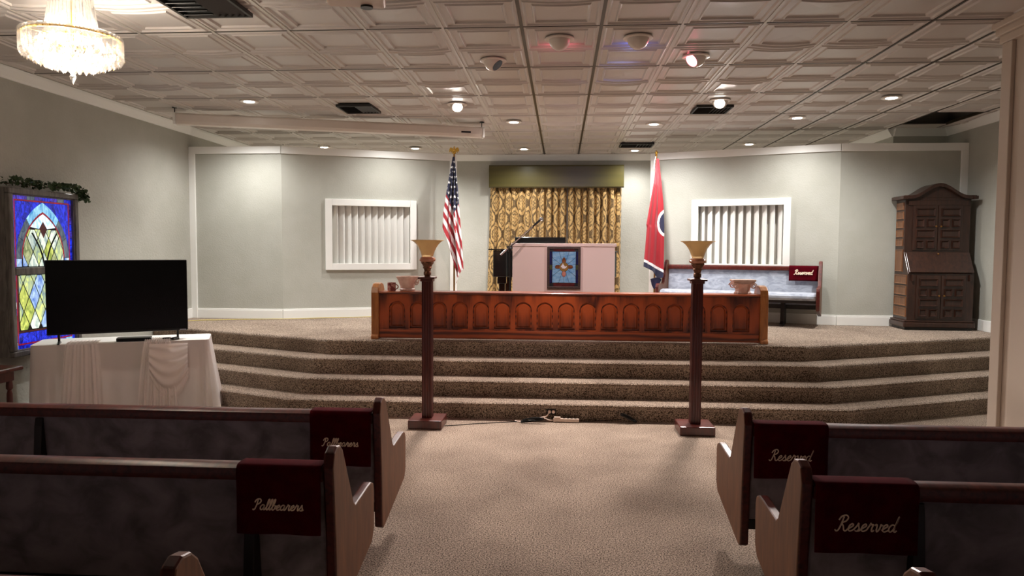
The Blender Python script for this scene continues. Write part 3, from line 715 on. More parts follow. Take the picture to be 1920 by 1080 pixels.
for i in range(1, 21):
    for x in (-W2 + .012, W2 - .012): link_mesh('bead', bead, o, (x, 0, .012 + i * (H - .024) / 21))
MB().box(-W2 + .025, W2 - .025, -.004, .004, .025, H - .025).build('leading', 'lead', o)
gd = lambda n, c1, c2, sc=18: mat(n, c1, .25, c2=c2, scale=sc, coat=.3, stretch=(1, 1, 2))
gblue = gd('pale blue glass', (92, 148, 196), (140, 184, 214)); gnavy = gd('navy glass', (14, 18, 62), (28, 28, 84)); gmar = gd('maroon glass', (64, 20, 24), (88, 34, 34)); ggrn = gd('olive glass', (58, 66, 44), (76, 82, 52)); gbrn = gd('brown glass', (98, 54, 32), (136, 84, 46)); gtan = gd('tan glass', (120, 96, 50), (150, 116, 60)); gpink = gd('rose glass', (196, 140, 124), (160, 92, 78)); gwht = gd('white glass', (226, 228, 230), (206, 210, 214))
def pane(poly, m_, parent, y0=-.012, y1=-.003, inset=.0022, name='pane'):
    cx = sum(p[0] for p in poly) / len(poly); cz = sum(p[1] for p in poly) / len(poly)
    q = []
    for x, z in poly:
        d = math.hypot(x - cx, z - cz); f = max(0, 1 - inset * 1.4 / d) if d > 1e-6 else 1; q.append((cx + (x - cx) * f, cz + (z - cz) * f))
    return MB().prism(q, lambda a, b, d: (a, d, b), y0, y1).build(name, m_, parent)
gx0, gx1, gz0, gz1 = -.145, .15, .072, .462
for z0, z1, mm in ((.03, .072, gmar), (.462, .49, gmar)): pane([(-.13, z0), (.135, z0), (.135, z1), (-.13, z1)], mm, o)
for x0, x1 in ((-.175, -.145), (.15, .175)):
    pane([(x0, .07), (x1, .07), (x1, .235), (x0, .235)], gnavy, o); pane([(x0, .235), (x1, .235), (x1, .295), (x0, .295)], ggrn, o); pane([(x0, .295), (x1, .295), (x1, .462), (x0, .462)], gnavy, o)
gcx, gcz = .002, .27
def edge_pt(a): return ray_to_rect(gcx, gcz, gcx + math.cos(a), gcz + math.sin(a), gx0, gx1, gz0, gz1)
angs = [0, 12, 38, 72, 90, 108, 142, 168, 180, 192, 218, 252, 270, 288, 322, 348]
for a0, a1 in zip(angs, angs[1:] + [360]):
    A, B = math.radians(a0), math.radians(a1); pl_ = [(gcx + .03 * math.cos(A), gcz + .03 * math.sin(A)), edge_pt(A)]
    for c in ((gx1, gz1), (gx0, gz1), (gx0, gz0), (gx1, gz0)):
        ca = math.atan2(c[1] - gcz, c[0] - gcx) % (2 * PI)
        if A < ca < B: pl_.append(c)
    pl_ += [edge_pt(B), (gcx + .03 * math.cos(B), gcz + .03 * math.sin(B))]
    pane(pl_, gblue, o, inset=.0042)
def lobe(c, rx, rz_, n=14): return [(c[0] + rx * math.cos(2 * PI * k / n), c[1] + rz_ * math.sin(2 * PI * k / n)) for k in range(n)]
for c, rx, rz_, mm in (((gcx, gcz + .075), .021, .04, gbrn), ((gcx - .075, gcz), .034, .021, gbrn), ((gcx + .075, gcz), .034, .021, gbrn), ((gcx, gcz - .085), .024, .036, gpink)):
    pane(lobe(c, rx + .003, rz_ + .003), 'lead', o, -.014, -.012, 0, 'came'); pane(lobe(c, rx, rz_), mm, o, -.018, -.013, 0)
pane(lobe((gcx, gcz), .058, .058, 20), 'lead', o, -.015, -.012, 0, 'came'); pane(lobe((gcx, gcz), .055, .055, 20), gtan, o, -.0195, -.014, 0)
dove = [(-.035, .012), (-.02, .03), (-.012, .05), (-.006, .03), (.004, .018), (.014, .004), (.03, .014), (.036, .004), (.024, -.012), (.006, -.022), (-.012, -.018), (-.03, -.016), (-.02, -.006), (-.04, -.002)]
pane([(gcx + x, gcz + z) for x, z in dove], gwht, o, -.022, -.019, 0)
tag(o, 'framed blue stained glass picture with cross and white bird on the pulpit', 'stained glass')

# microphone on boom stand
o = empty('microphone_stand', (-.625, 8.70, ZP))
MB().lathe([(.001, .003), (.13, .003), (.13, .012), (.03, .025), (.014, .04)], 30).build('base', 'black', o, smooth=True)
MB().tube([(0, 0, .03), (0, 0, 1.02)], .010, 10).build('pole', 'black', o)
MB().lathe([(.018, -.03), (.022, -.02), (.022, .02), (.014, .03)], 14, (0, 0, 1.015)).build('clutch', 'black', o, smooth=True)
b0, b1 = Vector((-.10, 0, .955)), Vector((.29, 0, 1.30)); MB().tube([b0, b1], .007, 8).build('boom', 'chrome', o)
dd = (b1 - b0).normalized(); MB().tube([b0 - dd * .02, b0 + dd * .07], .012, 10).build('counterweight', 'chrome', o)
m = MB(); m.tube([b1 - dd * .02, b1 + dd * .10], .014, 10, taper=lambda t: .75 + .35 * t); mic = m.build('microphone', 'black', o, smooth=True)
e = b1 + dd * .115
mm = MB().lathe([(.001, -.024), (.018, -.016), (.024, 0), (.018, .016), (.001, .024)], 16); mm.v = [tuple(Vector(v) + e) for v in mm.v]; mm.build('grille_head', 'chrome', mic, smooth=True)
pts = smooth_path([b1 + Vector((0, 0, -.015)), b0 + dd * .3 + Vector((0, 0, -.025)), b0 + dd * .14 + Vector((0, -.015, -.02)), Vector((.012, -.012, .9)), Vector((.014, -.012, .4)), Vector((.012, -.01, .05))], 6)
MB().tube(pts, .004, 6).build('cable', 'black', o)
tag(o, 'microphone on a chrome boom stand in front of the pulpit', 'microphone')

# grand piano
o = empty('grand_piano', (-.80, 10.45, ZP))
outl = [(0, 0), (.9, 0), (1.25, .03), (1.5, .12), (1.62, .30), (1.62, .42), (1.5, .56), (1.2, .70), (.95, .86), (.8, 1.05), (.66, 1.22), (.5, 1.33), (.3, 1.38), (0, 1.38)]
MB().prism(outl, lambda a, b, d: (a, b, d), .60, .965).build('rim', 'piano', o, bevel=.01)
MB().prism([(x * 1.015 - .01, y * 1.015 - .01) for x, y in outl], lambda a, b, d: (a, b, d), .967, .99).build('lid', 'piano', o, bevel=.006)
m = MB(); m.box(-.20, 0, 0, .09, .60, .99); m.box(-.20, 0, 1.29, 1.38, .60, .99); m.box(-.20, 0, .09, 1.29, .60, .70); m.build('key_bed', 'piano', o, bevel=.008)
MB().box(-.17, -.02, .09, 1.29, .70, .722).build('keyboard', 'white', o)
MB().box(-.27, .03, -.012, 1.395, .992, 1.012).build('fallboard_lip', 'piano', o, bevel=.004)
MB().box(.0, .30, 0, 1.36, 1.013, 1.052).build('folded_lid', 'piano', o, bevel=.004)
MB().box(.10, .86, .30, .34, 1.053, 1.19).build('music_desk', 'piano', o, bevel=.006)
for x, y in ((-.14, .07), (-.14, 1.2), (1.3, .25)):
    m = MB(); m.box(x, x + .13, y, y + .13, .50, .598); m.box(x + .02, x + .11, y + .02, y + .11, .06, .50); m.box(x + .035, x + .095, y + .035, y + .095, .004, .06); m.build('leg', 'piano', o, bevel=.006)
tag(o, 'black grand piano half hidden behind the pulpit', 'piano')

# ------------------------------------------------------------------ valance and curtains on the back wall
m = MB(); m.prism([(-.16, 2.79), (-.185, 2.81), (-.185, 3.17), (-.17, 3.195), (0, 3.195), (0, 3.18), (-.165, 3.18), (-.165, 2.79)], lambda p, q, d: (d, YB + p, q), -1.315, 1.10)
v = m.build('valance', 'valance', bevel=.008, seg=2); tag(v, 'olive green satin valance box above the gold curtains', 'valance')
def damask():
    m, N, L, b = newmat('gold damask')
    uv = N.new('ShaderNodeUVMap'); sep = N.new('ShaderNodeSeparateXYZ'); L.new(uv.outputs[0], sep.inputs[0])
    def math_(op, a, b_=None, c=None):
        n = N.new('ShaderNodeMath'); n.operation = op
        for i, v_ in enumerate((a, b_, c)):
            if v_ is None: continue
            if isinstance(v_, (int, float)): n.inputs[i].default_value = v_
            else: L.new(v_, n.inputs[i])
        return n.outputs[0]
    cu = math_('COSINE', math_('MULTIPLY', sep.outputs[0], 2 * PI / .42)); cv = math_('COSINE', math_('MULTIPLY', sep.outputs[1], 2 * PI / .56))
    f = math_('ADD', cu, cv); af = math_('ABSOLUTE', f)          # staggered medallions; f = 0 is the ogee lattice
    nz = N.new('ShaderNodeTexNoise'); nz.inputs['Scale'].default_value = 20; nz.inputs['Detail'].default_value = 3; L.new(uv.outputs[0], nz.inputs['Vector'])
    nn = math_('SUBTRACT', nz.outputs['Fac'], .5)
    lat = math_('LESS_THAN', math_('ADD', af, math_('MULTIPLY', nn, .9)), .26)
    rim = math_('LESS_THAN', math_('ABSOLUTE', math_('SUBTRACT', math_('ADD', af, math_('MULTIPLY', nn, .8)), 1.05)), .15)
    c4 = math_('COSINE', math_('MULTIPLY', sep.outputs[0], 2 * PI / .07)); d4 = math_('COSINE', math_('MULTIPLY', sep.outputs[1], 2 * PI / .06))
    core = math_('MULTIPLY', math_('GREATER_THAN', af, 1.2), math_('GREATER_THAN', math_('ADD', math_('MULTIPLY', c4, d4), math_('MULTIPLY', nn, 3)), .05))
    tot = math_('SUBTRACT', .55, math_('ADD', math_('MULTIPLY', lat, .8), math_('ADD', math_('MULTIPLY', rim, .7), math_('ADD', math_('MULTIPLY', core, .5), math_('MULTIPLY', nn, 1.3)))))
    rp = N.new('ShaderNodeValToRGB'); rp.color_ramp.elements[0].position = .38; rp.color_ramp.elements[1].position = .74
    rp.color_ramp.elements[0].color = lin((84, 62, 26)); rp.color_ramp.elements[1].color = lin((190, 154, 96))
    L.new(math_('MULTIPLY_ADD', tot, .5, .5), rp.inputs[0]); L.new(rp.outputs[0], b.inputs['Base Color']); b.inputs['Roughness'].default_value = .6
    b.inputs['Sheen Weight'].default_value = .2
    return m
DAM = damask()
def curtain(x0, x1, label, seed, flare0=0, flare1=0):
    r = random.Random(seed); n = int((x1 - x0) / .117); nu = n * 14; me = bpy.data.meshes.new('curtain'); vs = []; uvs = []; arc = 0; rows = 14
    amps = [.07 * (.6 + .7 * r.random()) for _ in range(n + 1)]; ph = [r.uniform(-.12, .12) for _ in range(n + 1)]
    prev = None; cols = []
    for i in range(nu + 1):
        u = i / nu * n; k = min(int(u), n - 1); f = u - k + ph[k] * math.sin(PI * (u - k)); y = amps[k] * math.sin(f * 2 * PI) ** 1 * (1 if True else 1)
        y = .05 - amps[k] * 1.5 * abs(math.sin(PI * f)) ** .65; x = x0 + (x1 - x0) * i / nu + .012 * math.sin(4 * PI * f)
        if prev: arc += math.hypot(x - prev[0], y - prev[1])
        prev = (x, y); cols.append((x, y, arc))
    for j in range(rows + 1):
        z = ZP + .02 + (2.82 - ZP - .02) * j / rows; g = (1 - j / rows)
        for x, y, a in cols:
            w = (x - x0) / (x1 - x0); xx = x + g * (flare1 * w - flare0 * (1 - w))
            vs.append((xx, YB - .075 + y * (.75 + .25 * g), z)); uvs.append((a, z))
    W = nu + 1; fs = [(j * W + i, j * W + i + 1, (j + 1) * W + i + 1, (j + 1) * W + i) for j in range(rows) for i in range(nu)]
    me.from_pydata(vs, [], fs); uvl = me.uv_layers.new(name='UVMap')
    for lp in me.loops: uvl.data[lp.index].uv = uvs[lp.vertex_index]
    me.materials.append(DAM); me.polygons.foreach_set('use_smooth', [True] * len(me.polygons))
    ob = bpy.data.objects.new('curtain', me); C.objects.link(ob); return tag(ob, label, 'curtain', 'gold damask curtains')
curtain(-1.30, .085, 'left gold damask curtain under the valance, behind the piano', 4, .06, 0)
curtain(.11, 1.07, 'right gold damask curtain under the valance', 9, 0, -.01)

# ------------------------------------------------------------------ flags
def lerp_tab(tab, y):
    for (y0, a), (y1, b) in zip(tab, tab[1:]):
        if y <= y1: return a + (b - a) * max(0, (y - y0)) / (y1 - y0)
    return tab[-1][1]
def flag(name, px, Y, left, right, bottom, col, label, folds, K, ytop, zt):
    o = empty(name, (px, Y, ZP))
    MB().lathe([(.001, .003), (.15, .003), (.15, .02), (.12, .045), (.04, .06), (.022, .10), (.02, .13)], 28).build('stand', 'gold', o, smooth=True)
    MB().tube([(0, 0, .1), (0, 0, zt - ZP)], .013, 10).build('pole', 'brass', o)
    nu, nv = 80, 300; vs = []; cols = []
    for j in range(nv + 1):
        for i in range(nu + 1):
            p = i / nu; t = j / nv
            yb = lerp_tab(bottom, p); y = ytop + t * (yb - ytop); xl, xr = lerp_tab(left, y), lerp_tab(right, y); dx = xl + (xr - xl) * p
            fold = folds(p, t); vs.append((dx * K, -.02 - (.07 + fold) * min(1, t * 4 + .05), zt - ZP - .04 - (y - ytop) * K)); cols.append(col(dx, y))
    me = bpy.data.meshes.new('flag_cloth'); W = nu + 1
    me.from_pydata(vs, [], [(j * W + i, j * W + i + 1, (j + 1) * W + i + 1, (j + 1) * W + i) for j in range(nv) for i in range(nu)])
    at = me.color_attributes.new('print', 'FLOAT_COLOR', 'POINT')
    at.data.foreach_set('color', [c for q in cols for c in q])
    fm, N, L, b = newmat(name + ' print'); a = N.new('ShaderNodeAttribute'); a.attribute_name = 'print'; L.new(a.outputs['Color'], b.inputs['Base Color']); b.inputs['Roughness'].default_value = .65; b.inputs['Sheen Weight'].default_value = .2
    me.materials.append(fm); me.polygons.foreach_set('use_smooth', [True] * len(me.polygons))
    c = bpy.data.objects.new('cloth', me); C.objects.link(c); c.parent = o; md = c.modifiers.new('solid', 'SOLIDIFY'); md.thickness = .003
    tag(o, label, 'flag', 'flags on poles'); return o
RED, WHT, NAVY = lin((158, 10, 30)), lin((238, 238, 238)), lin((24, 28, 62))
def star(x, y, cx, cy, r):
    dx, dy = x - cx, cy - y; d = math.hypot(dx, dy)
    if d > r: return False
    a = (math.atan2(dx, dy) % (2 * PI / 5)); a = abs(a - PI / 5); 
    return d < r * (.40 + .60 * (a / (PI / 5)) ** 1.4)
def us_col(dx, y):
    bot = 361 + (dx + 12) * 36 / 13 if dx < 1 else 397 - (dx - 1) * 1.9
    if y < bot:
        for r in range(12):
            cy = 300 + r * 9.2
            for c in (-15, -7.5, 0, 7.5):
                cx = c + (3.7 if r % 2 else 0) - (cy - 340) * .02
                if star(dx, y, cx, cy + abs(cx) * .3, 2.9): return WHT
        return NAVY
    fold = 3 + (y - 380) * .055
    ph = (y - 2.4 * dx) / 24 if dx < fold else (y - 3.6 * dx + 60) / 30
    return RED if (ph % 1) < .5 else WHT
Kf = 10.45 / 1343
f1 = flag('striped_flag', -1.575, 10.45, [(290, -2), (320, -6), (361, -13), (395, -18), (425, -19.5), (440, -14), (470, -11), (500, -5), (530, 3)], [(290, 1), (320, 5), (350, 9), (380, 11), (420, 14), (460, 17), (500, 19), (530, 9)],
     [(0, 424), (.25, 480), (.5, 522), (.66, 527), (.8, 508), (1, 500)], us_col, 'red and white striped flag with white stars on blue, left of the curtain',
     lambda p, t: .05 * math.sin(p * 9 + 1.2 * t) * (.3 + .7 * t) + .03 * math.sin(p * 21), Kf, 290, 3.07)
m = MB().lathe([(.012, 0), (.02, .01), (.012, .02), (.022, .045), (.016, .075), (.010, .09), (.014, .10), (.001, .115)], 14); m.v = [(x, y, z + 3.07 - ZP) for x, y, z in m.v]; m.build('finial', 'gold', f1, smooth=True)
for s in (-1, 1):
    m = MB(); m.prism([(0, .03), (s * .025, .085), (s * .055, .095), (s * .072, .06), (s * .074, .015), (s * .055, .045), (s * .05, .005), (s * .035, .035), (s * .025, .0)], lambda a, b, d: (a, d, b + 3.075 - ZP), -.006, .006); m.build('eagle_wing', 'gold', f1, bevel=.002)
def tn_col(dx, y):
    # band along the bottom edge, slanted
    w = 478 + (dx + 21.5) * .55
    if y > w + 5: return NAVY
    if y > w: return WHT
    e = ((dx - 18) / 15.5) ** 2 + ((y - 412) / 25) ** 2
    e2 = ((dx - 18) / 11.5) ** 2 + ((y - 412) / 20) ** 2
    return NAVY if e2 < 1 else WHT if e < 1 else RED
f2 = flag('red_flag', 1.345, 10.45, [(294, 0), (330, -4), (370, -11), (415, -18), (420, -17), (450, -19), (490, -22), (530, -22)], [(294, 4), (340, 9), (380, 13), (420, 15), (500, 15), (530, 14)],
     [(0, 492), (.45, 500), (.75, 514), (1, 512)], tn_col, 'red flag with blue disc and blue bottom band, on a pole beside the stage bench',
     lambda p, t: .045 * math.sin(p * 6 + .6) * (.3 + .7 * t) + .015 * math.sin(p * 17), Kf, 294, 3.03)
m = MB().lathe([(.012, 0), (.02, .01), (.01, .02), (.024, .04), (.020, .055), (.001, .085)], 14); m.v = [(x, y, z + 3.03 - ZP) for x, y, z in m.v]; m.build('finial', 'gold', f2, smooth=True)
m = MB(); m.tube([(-.012, -.03, 3.02 - ZP), (-.03, -.04, 2.94 - ZP), (-.035, -.045, 2.84 - ZP)], .006, 6); m.build('white_cord', 'white', f2)
m = MB(); m.prism([(-.09, 1.27), (.03, 1.30), (.07, 1.26), (.02, 1.17), (-.04, 1.12), (-.07, 1.18)], lambda a, b, d: (a + .03, d, b - .68), -.02, -.004); m.build('folded_corner', mat('navy cloth', (24, 28, 62), .65), f2, bevel=.004)

# ------------------------------------------------------------------ secretary cabinet
o = empty('secretary_cabinet', (4.405, 9.47, ZP), math.radians(-2.5)); SW = .835
MB().prism([(.0, .10), (.0, .725), (.145, .995), (.145, 1.70), (.42, 1.70), (.42, .10)], lambda p, q, d: (d, p, q), .02, SW - .02).build('carcass', ['walnut', 'walnut2'], o, bevel=.004)
m = MB(); m.box(-.03, SW + .0, -.035, .425, .035, .10); m.box(-.018, SW, -.02, .425, .10, .125); m.build('plinth', 'walnut', o, bevel=.012)
MB().box(.0, SW - .02, 0, .40, .003, .035).build('foot_board', 'black', o)
def bell(t): return .5 * (1 + math.cos(PI * max(-1, min(1, t)))) ** 1
N_ = 28; top = [(SW / 2 + (k / N_ - .5) * (SW + .04), 1.725 + .155 * bell((k / N_ - .5) * 2 / .80)) for k in range(N_ + 1)]
MB().prism([(.02, 1.70), (SW - .02, 1.70)] + [(min(max(x, .02), SW - .02), z - .03) for x, z in reversed(top)], lambda a, b, d: (a, d, b), .147, .42).build('bonnet', 'walnut', o)
m = MB(); m.prism([(x, z - .045) for x, z in top] + [(x, z) for x, z in reversed(top)], lambda a, b, d: (a, d, b), .085, .425); m.build('arched_cornice', 'walnut', o, bevel=.006)
m = MB(); m.box(-.045, .018, .06, .425, 1.675, 1.718); m.build('side_cornice', 'walnut', o, bevel=.006)
m = MB(); m.box(SW - .018, SW + .03, .06, .425, 1.675, 1.718); m.build('side_cornice', 'walnut', o, bevel=.006)
def raised(parent, x0, x1, z0, z1, y, nm='door_panel', mt='walnut'):
    m = MB(); a = .014; m.add([(x0, y, z0), (x1, y, z0), (x1, y, z1), (x0, y, z1), (x0 + a * .4, y - .022, z0 + a * .4), (x1 - a * .4, y - .022, z0 + a * .4), (x1 - a * .4, y - .022, z1 - a * .4), (x0 + a * .4, y - .022, z1 - a * .4),
        (x0 + a * 1.6, y - .004, z0 + a * 1.6), (x1 - a * 1.6, y - .004, z0 + a * 1.6), (x1 - a * 1.6, y - .004, z1 - a * 1.6), (x0 + a * 1.6, y - .004, z1 - a * 1.6)],
        [(r * 4 + i, r * 4 + (i + 1) % 4, r * 4 + 4 + (i + 1) % 4, r * 4 + 4 + i) for r in range(2) for i in range(4)] + [(8, 9, 10, 11)])
    m.build(nm, mt, parent)
def door(x0, x1, z0, z1, y, knob):
    d = MB().box(x0, x1, y - .014, y - .001, z0, z1).build('door', 'walnut', o, bevel=.003); yy = y - .014; h = (z1 - z0 - .03) / 4; mx = (x0 + x1) / 2
    for r in range(4):
        za = z0 + .024 + r * h; zb = za + h - .034
        if r % 2: raised(d, x0 + .035, x1 - .035, za, zb, yy)
        else: raised(d, x0 + .035, mx - .016, za, zb, yy); raised(d, mx + .016, x1 - .035, za, zb, yy)
    m = MB().lathe([(.001, 0), (.012, .006), (.012, .014), (.005, .02), (.006, .034)], 12); m.v = [(x + knob, yy - .034 + z, y_ + z0 + (z1 - z0) * .53) for x, y_, z in m.v]; m.build('knob', 'brass', d, smooth=True)
door(.115, SW / 2 - .003, 1.02, 1.60, .145, SW / 2 - .03); door(SW / 2 + .003, SW - .115, 1.02, 1.60, .145, SW / 2 + .03)
door(.12, SW / 2 - .003, .15, .70, .0, SW / 2 - .03); door(SW / 2 + .003, SW - .12, .15, .70, .0, SW / 2 + .03)
MB().box(.05, SW - .05, .128, .144, 1.60, 1.66).build('frieze', 'walnut', o, bevel=.003)
sl = MB(); a0, a1 = (-.012, .735), (.125, .99); sl.prism([a0, (a0[0] - .012, a0[1] + .006), (a1[0] - .012, a1[1] + .006), a1], lambda p, q, d: (d, p, q), .03, SW - .03); fl = sl.build('slant_desk_lid', 'walnut', o, bevel=.003)
m = MB().lathe([(.001, 0), (.01, .004), (.012, .012), (.005, .018)], 12); m.v = [(x + SW / 2, .10 - z, y_ + .975) for x, y_, z in m.v]; m.build('lid_knob', 'brass', fl)
for x in (.06, SW - .085): MB().box(x, x + .025, -.03, .0, .63, .71).build('lid_support', 'walnut', o, bevel=.003)
def side_panel(y0, y1, z0, z1):
    m = MB(); x = .02; a = .014; ring = lambda e, dx: [(x - dx, y0 + e, z0 + e), (x - dx, y1 - e, z0 + e), (x - dx, y1 - e, z1 - e), (x - dx, y0 + e, z1 - e)]
    m.add(ring(0, 0) + ring(.006, .012) + ring(.02, .004), [(r * 4 + i, r * 4 + (i + 1) % 4, r * 4 + 4 + (i + 1) % 4, r * 4 + 4 + i) for r in range(2) for i in range(4)] + [(8, 9, 10, 11)])
    m.build('side_panel', 'walnut2', o)
for k in range(5): side_panel(.18, .39, 1.07 + k * .118, 1.07 + k * .118 + .10)
side_panel(.17, .39, .74, 1.03)
for k in range(4): side_panel(.03, .39, .16 + k * .14, .16 + k * .14 + .122)
tag(o, 'dark carved wooden secretary cabinet with arched top in the right stage corner', 'cabinet')

# ------------------------------------------------------------------ covered table with the television
ang = math.radians(24.7); TL, TD, TZ = 1.53, .53, .775
o = empty('folding_table', (-4.91, 6.262, 0), ang)
MB().box(.02, TL - .02, .02, TD - .02, TZ - .04, TZ - .006).build('table_top', 'undercl', o, bevel=.005)
m = MB(); 
for a, b, c, d in ((.03, TL - .03, .03, .05), (.03, TL - .03, TD - .05, TD - .03), (.03, .05, .05, TD - .05), (TL - .05, TL - .03, .05, TD - .05)): m.box(a, b, c, d, TZ - .28, TZ - .04)
m.build('apron', 'undercl', o)
for x, y in ((.05, .05), (TL - .09, .05), (.05, TD - .09), (TL - .09, TD - .09)): MB().box(x, x + .04, y, y + .04, .003, TZ - .04).build('leg', 'undercl', o)
tag(o, 'brown table hidden under the white cloth, carrying the television', 'table')
o = empty('tablecloth', (-4.91, 6.262, 0), ang)
def perim(s):
    r = .05; segs = []
    pts = []
    for cx, cy, a0 in ((TL - r, r, -90), (TL - r, TD - r, 0), (r, TD - r, 90), (r, r, 180)):
        for k in range(9): a = math.radians(a0 + k * 11.25); pts.append((cx + r * math.cos(a), cy + r * math.sin(a), math.cos(a), math.sin(a)))
    return pts
base = perim(0); dense = []
for i in range(len(base)):
    a, b = base[i], base[(i + 1) % len(base)]; n = max(1, int(math.hypot(b[0] - a[0], b[1] - a[1]) / .012))
    for k in range(n): t = k / n; dense.append(tuple(a[q] + (b[q] - a[q]) * t for q in range(4)))
nP = len(dense); NV = 16; vs = []; arc = 0
rr = random.Random(11); comp = [(rr.uniform(16, 46), rr.uniform(0, 6.28), rr.uniform(.3, 1)) for _ in range(6)]
for j in range(NV + 1):
    t = j / NV; arc = 0
    for i, (x, y, nx, ny) in enumerate(dense):
        if i: arc += math.hypot(x - dense[i - 1][0], y - dense[i - 1][1])
        w = sum(c * math.sin(f * arc + p + .6 * t) for f, p, c in comp) / 3
        corner = 1 if abs(nx * ny) > .05 else 0
        out = .004 + t ** 1.1 * (.030 + .022 * w + .035 * corner * (nx > 0))
        if nx > .5: out += .05 * t
        vs.append((x + nx * out, y + ny * out, TZ - (TZ - .012) * t))
m = MB(); m.add(vs, [(j * nP + i, j * nP + (i + 1) % nP, (j + 1) * nP + (i + 1) % nP, (j + 1) * nP + i) for j in range(NV) for i in range(nP)])
m.build('skirt', 'cloth', o, smooth=True, fix=False)
m = MB(); m.add([(x + nx * .004, y + ny * .004, TZ) for x, y, nx, ny in dense], [tuple(range(nP))]); m.build('top_cloth', 'clotht', o)
# gathered sheer drapes hung over the front edge
def drape(x0, x1, zb, name='drape', pinch=.55, freq=5, seed=1):
    r = random.Random(seed); p1, p2 = r.random() * 6, r.random() * 6
    def fn(u, v):
        wv = math.sin(u * freq * 2 * PI + p1) * .022 + .012 * math.sin(u * freq * 4.4 * PI + p2 + v * 2)
        cx = (x0 + x1) / 2; half = (x1 - x0) / 2
        if v < .14:
            t = v / .14; x = cx + (u * 2 - 1) * half * pinch; return (x, .16 - .17 * t, TZ + .012 + .012 * abs(math.sin(u * freq * 3 * PI + p2)) * (1 - .4 * t))
        t = (v - .14) / .86; wdt = pinch + (1 - pinch) * t ** .7
        z = TZ - .0 - (TZ - zb) * t + (.10 * math.sin(u * PI) * 0)
        return (cx + (u * 2 - 1) * half * wdt, -.030 - .045 * t ** .8 - abs(wv) * (.5 + .5 * t) * 1.0, z + .012 * (1 - t))
    MB().grid(fn, 60, 26).build(name, 'cloth', o, smooth=True, fix=False)
drape(.24, .62, .02, pinch=.7, freq=3, seed=2); drape(.88, 1.26, .02, pinch=.6, freq=4, seed=5)
def swag(u, v):
    x = 1.0 + .34 * u; z = TZ - .02 - .58 * v * (math.sin(PI * (.15 + .7 * u)) ** .7); return (x, -.05 - .05 * math.sin(v * PI) - .010 * math.sin(v * 30), z)
MB().grid(swag, 30, 40).build('swag', 'cloth', o, smooth=True, fix=False)
tag(o, 'sheer white cloth with hanging drapes over the television table', 'tablecloth')
tva = math.radians(30.8); o = empty('television', (-4.30, 6.68, TZ), tva)
MB().box(-.605, .605, -.012, .03, .085, .795).build('casing', 'black', o, bevel=.006)
MB().box(-.598, .598, -.0135, -.0121, .105, .788).build('screen', 'screenb', o)
MB().box(-.35, .35, .03, .065, .15, .50).build('rear_housing', 'black', o, bevel=.015)
for s in (-1, 1):
    m = MB(); m.prism([(-.016, .09), (.016, .09), (.008, .03), (.10, .006), (.10, .002), (-.10, .002), (-.10, .006), (-.008, .03)], lambda a, b, d: (s * (.50 + d), a + .01, b), 0, .02); m.build('foot', 'black', o, bevel=.003)
MB().box(.53, .585, -.0145, -.0122, .090, .097).build('name_mark', 'chrome', o)
tag(o, 'large black flat television standing on the white covered table', 'television')
o = empty('media_box', (-4.22, 6.66, TZ), ang); MB().box(-.15, .15, -.05, .08, .003, .035).build('case', 'black', o, bevel=.004); MB().box(-.14, .14, -.052, -.05, .008, .03).build('front_window', 'screenb', o)
o.location = (-4.175, 6.705, TZ + .002)
tag(o, 'slim black box under the television', 'media player')
for k, (x, y, r, lb) in enumerate(((-3.90, 6.80, .3, 'small black remote left of the right television foot, first of two'), (-3.835, 6.835, .9, 'small black remote nearest the right television foot'))):
    o = empty('remote_control', (x, y, TZ + .004), ang + r); MB().box(-.04, .04, -.02, .02, .002, .022).build('body', 'black', o, bevel=.007); 
    mm = MB()
    for q in range(3): mm.box(-.025 + q * .018, -.015 + q * .018, -.008, .008, .022, .024)
    mm.build('buttons', 'lead', o); tag(o, lb, 'remote', 'remotes on the table')

# ------------------------------------------------------------------ backlit stained glass window box on the left wall
WY0, WY1, WZ0, WZ1 = 6.345, 7.31, .645, 2.25; WXF = -5.15
o = empty('stained_glass_window', (WXF, WY0, WZ0)); WW, WH = WY1 - WY0, WZ1 - WZ0
# local: x out of the wall, y along it, z up
MB().box(XL - WXF + .002, -.03, 0, WW, 0, WH).build('light_box', 'greywood', o, bevel=.004)
m = MB(); fw = .055
for a, b, c, d in ((0, WW, 0, fw), (0, WW, WH - fw, WH), (0, fw, fw, WH - fw), (WW - fw, WW, fw, WH - fw)): m.box(-.03, .02, a, b, c, d); 
m.build('frame', 'greywood', o, bevel=.01)
m = MB(); e = fw
for a, b, c, d in ((e, WW - e, e, e + .012), (e, WW - e, WH - e - .012, WH - e), (e, e + .012, e, WH - e), (WW - e - .012, WW - e, e, WH - e)): m.box(-.03, .008, a, b, c, d)
m.build('inner_moulding', 'greywood', o, bevel=.006)
MZ = 1.46 - WZ0; MB().box(-.03, .016, fw + .01, WW - fw - .01, MZ - .035, MZ + .035).build('meeting_rail', 'greywood', o, bevel=.008)
MB().box(-.029, -.022, fw, WW - fw, fw, WH - fw).build('leading', 'lead', o)
def gl(name, c1, c2, s, sc=9, detail=3):
    m, N, L, b = newmat(name); mp, nz, rp = noise_col(N, L, c1, c2, sc, detail, (1, 2.2, 1), .35, .65, dist=1.2); mp.inputs['Rotation'].default_value = (.7, 0, 0)
    L.new(rp.outputs[0], b.inputs['Base Color']); L.new(rp.outputs[0], b.inputs['Emission Color']); b.inputs['Emission Strength'].default_value = s; b.inputs['Roughness'].default_value = .3; return m
